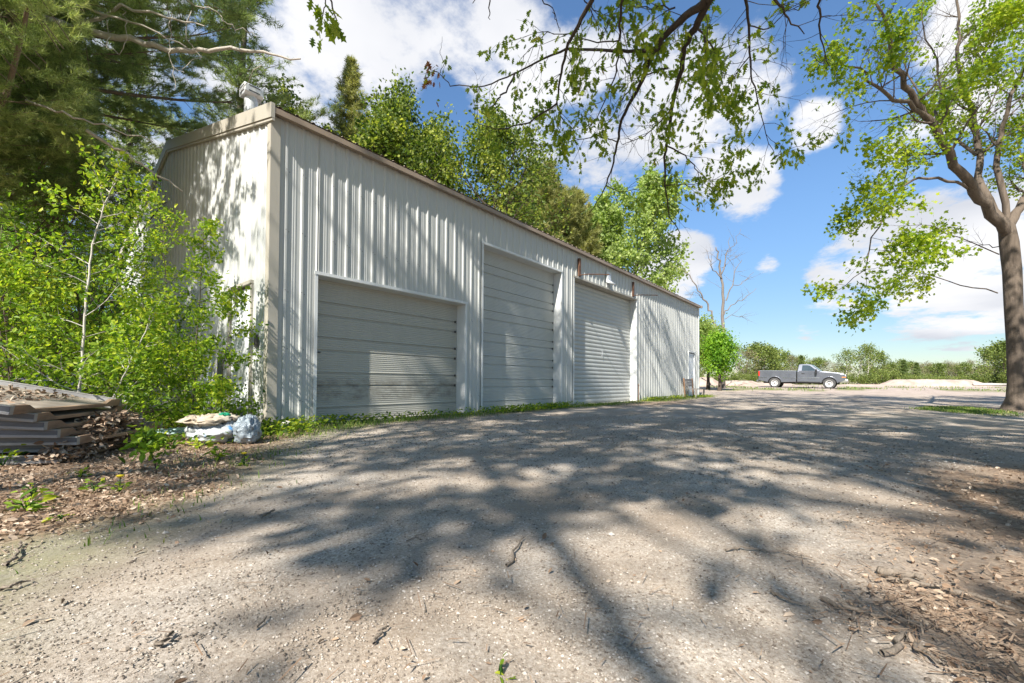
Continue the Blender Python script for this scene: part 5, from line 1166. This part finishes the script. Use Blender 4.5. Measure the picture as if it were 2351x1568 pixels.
for k, (x, yt, z, R, lab, mt, sz, kd) in enumerate(BACK):
    bs = foot(x, z); H = (topH(x, yt, z)-bs[2])*.90
    broadleaf('broadleaf_tree', lab, 'tree', bs, H, R*1.05, np.random.default_rng(500+k), mt, BK_DARK, sz, 5, {'limbs': 26, 'lev': [(5, .5, .8, .10, .02, .25), (4, .5, .8, .14, .0, .2), (0, .5, .7, .15, -.02, 0)]}, .22, kd, 'trees behind the shed', jit=.22, crown0=.28)
conifer('spruce_tree', 'spire-topped conifer rising between the vine-clad trees', foot(798, 21.5), topH(798, 124, 21.5), 4.2, np.random.default_rng(61), LF_OLIVE, BK_DARK, 1.2, 12, .22, .012, .05, 8, .6, .2, -.1, 0, None, 'trees behind the shed', .8)
for k, (x, yt, z, R, lab) in enumerate([(1245, 395, 31, 4.2, 'olive green pine left of the pale poplars'), (1185, 440, 30, 3.6, 'lower olive green pine beside the round-topped tree'), (1310, 450, 33, 3.8, 'olive green pine right of the taller olive one')]):
    conifer('pine_tree', lab, foot(x, z), topH(x, yt, z), R, np.random.default_rng(620+k), LF_OLIVE, BK_PINE, 1.6, 14, .32, .018, .12, 9, .5, .2, .15, 0, None, 'pines behind the roof', .42)
# the dead tree and the leafy tree past the end of the shed
rng = np.random.default_rng(91); db = foot(1661, 33); polys = []; tips = []
def d9(x, y, z=33): return at((2000+x*.614)/1.30667, (650+y*.614)/1.30667, z)
for pts, r0, r1 in (([(279,780),(278,520),(276,380),(268,280),(255,200),(240,150)], .13, .04), ([(250,560),(215,470),(180,400),(150,350),(110,290),(78,250)], .08, .02), ([(180,400),(150,370),(90,382)], .03, .01), ([(277,480),(300,450),(370,400),(438,350)], .05, .012), ([(290,410),(320,340),(335,250),(368,210)], .05, .012), ([(320,340),(370,320),(425,272)], .03, .01), ([(268,300),(220,240),(190,160)], .05, .012), ([(268,280),(290,190),(310,100)], .05, .012), ([(290,190),(330,140),(362,60)], .03, .01), ([(285,500),(320,480),(375,495)], .03, .01), ([(270,250),(300,230),(345,185)], .03, .01)):
    P3 = dense([d9(*q) for q in pts], 4, .06, rng); polys.append((P3, np.linspace(r0, r1, len(P3))))
    for k in range(4):
        i = rng.integers(len(P3)//3, len(P3)-1); grow(rng, P3[i], unit(P3[i+1]-P3[i])*.6+rng.normal(size=3)*.5, .8+.7*rng.random(), .014, 0, [(3, .5, .7, .12, .02, .2), (0, .5, .6, .12, .02, 0)], polys, tips)
polys[0][0][0][2] = db[2]
dt = thing('dead_tree', 'bare dead tree with a pale trunk past the end of the shed', 'tree', db); link('trunk', tubes_mesh('trunk', polys, BK_SNAG, db), dt)
for k, (x, yt, z, R, lab, mt) in enumerate([(1626, 742, 30, 1.5, 'bright leafy tree partly hidden by the end of the shed', LF_LIGHT), (1652, 775, 28, 1.1, 'lower bright leafy tree in front of the dead trunk', LF_BUSH)]):
    bs = foot(x, z); broadleaf('broadleaf_tree', lab, 'tree', bs, topH(x, yt, z)-bs[2], R*.72, np.random.default_rng(700+k), mt, BK_DARK, .15, 4, {'limbs': 12, 'lev': LEVC}, .12, 'diamond', None, jit=.30, crown0=.40)
# ---------------------------------------------------------------- the far edge of the clearing: individual trees and bushes
rng = np.random.default_rng(123)
def proto(kind, sd):
    r = np.random.default_rng(sd); B0 = np.zeros(3)
    if kind == 'green': return broadleaf('broadleaf_tree', 'x', 'tree', B0, 8, 3.2, r, LF_FAR, BK_GREY, .34, 6, LEV1, .13, 'diamond', jit=.4, crown0=.2)
    if kind == 'airy': return broadleaf('broadleaf_tree', 'x', 'tree', B0, 8, 2.6, r, LF_FAR, BK_PALE, .27, 3, LEV1, .12, 'diamond', jit=.35, crown0=.35)
    if kind == 'tan': return broadleaf('broadleaf_tree', 'x', 'tree', B0, 8, 2.8, r, LF_FAR2, BK_GREY, .22, 3, LEV1, .12, 'diamond', jit=.35, crown0=.15)
    if kind == 'fir': return conifer('fir_tree', 'x', B0, 8, 1.8, r, LF_DPINE, BK_DARK, 1, 10, .4, .03, .1, 7, .7, .12, -.1)
    if kind == 'bush': return bush('bush', 'x', B0, 3.0, 1.8, r, LF_FAR, .26, 6, 2, jit=.25)
PR = {k: [proto(k, 800+7*i+j) for j in range(2 if k != 'fir' else 1)] for i, k in enumerate(('green', 'airy', 'tan', 'fir', 'bush'))}
KL = {'green': 'rounded green tree in the far tree line', 'airy': 'thin-leaved pale-stemmed tree in the far tree line', 'tan': 'tan half-bare tree in the far tree line', 'fir': 'dark pointed fir in the far tree line', 'bush': 'low green bush at the foot of the far tree line'}
used = {}
def put(kind, x, z, yt, label=None):
    b_ = foot(x, z); H = at(x, yt, z)[2]-b_[2]; h0 = 3.0 if kind == 'bush' else 8.0; s = H/h0; rz_ = rng.random()*6.28
    pr = PR[kind][rng.integers(len(PR[kind]))]
    wf = s*(.9+.35*rng.random())
    if pr.name not in used: used[pr.name] = 1; o = pr; o.location = tuple(b_); o.rotation_euler = (0, 0, rz_); o.scale = (wf, wf, s)
    else: o = dup(pr, b_, rz_, (wf, wf, s))
    o['label'] = label or KL[kind]; o['group'] = {'bush': 'bushes of the far tree line', 'fir': 'firs of the far tree line', 'tan': 'tan trees of the far tree line', 'airy': 'thin trees of the far tree line', 'green': 'green trees of the far tree line'}[kind]; return o
TL = [(1590,62,800,'green'),(1615,66,795,'green'),(1690,64,797,'airy'),(1712,60,805,'tan'),(1735,66,795,'green'),(1755,62,798,'green'),(1778,66,806,'green'),(1795,70,812,'green'),(1815,66,818,'tan'),(1838,72,822,'green'),(1858,76,826,'tan'),(1880,72,826,'green'),(1900,70,830,'tan'),(1918,66,834,'tan'),
      (1945,58,806,'airy'),(1968,56,794,'airy'),(1990,58,800,'airy'),(2012,60,812,'green'),(2030,70,838,'tan'),(2048,72,836,'green'),(2070,74,830,'green'),(2092,76,834,'green'),(2112,74,836,'tan'),(2135,76,832,'tan'),(2155,72,836,'green'),(2178,74,830,'tan'),(2198,76,834,'tan'),(2215,72,836,'green'),(2238,74,828,'tan'),(2262,66,816,'tan'),(2285,58,800,'green'),(2308,54,788,'green'),(2330,56,795,'green'),(2352,60,806,'green'),(2390,62,800,'airy'),(2430,62,806,'green'),(2480,60,800,'green'),(2540,62,806,'tan'),(2600,60,800,'green'),(2680,60,798,'green'),(1560,60,806,'green'),(1840,64,816,'fir'),(2075,70,826,'fir'),(2105,68,832,'fir')]
UNIQ = {(1968,56,794,'airy'): 'tallest thin-leaved tree, standing out right of the truck', (1755,62,798,'green'): 'rounded golden green tree above the bed of the truck', (2308,54,788,'green'): 'tallest rounded green tree, beside the maple trunk'}
for x, z, yt, kd in TL: put(kd, x, z, yt, UNIQ.get((x, z, yt, kd)))
for k in range(46):
    x = 1600+k*20+rng.normal()*6; put('bush', x, 52+8*rng.random(), 858+8*rng.random() if not 2020 < x < 2260 else 862+6*rng.random())
for k in range(40):
    x = 1570+k*26+rng.normal()*8; put('green' if rng.random() < .6 else 'tan', x, 88+18*rng.random(), 838+9*rng.random(), 'tree of the wood far behind the tree line')['group'] = 'trees of the wood behind the tree line'
put('bush', 2035, 47, 852, 'rounded bright bush at the left end of the broad sand heap')
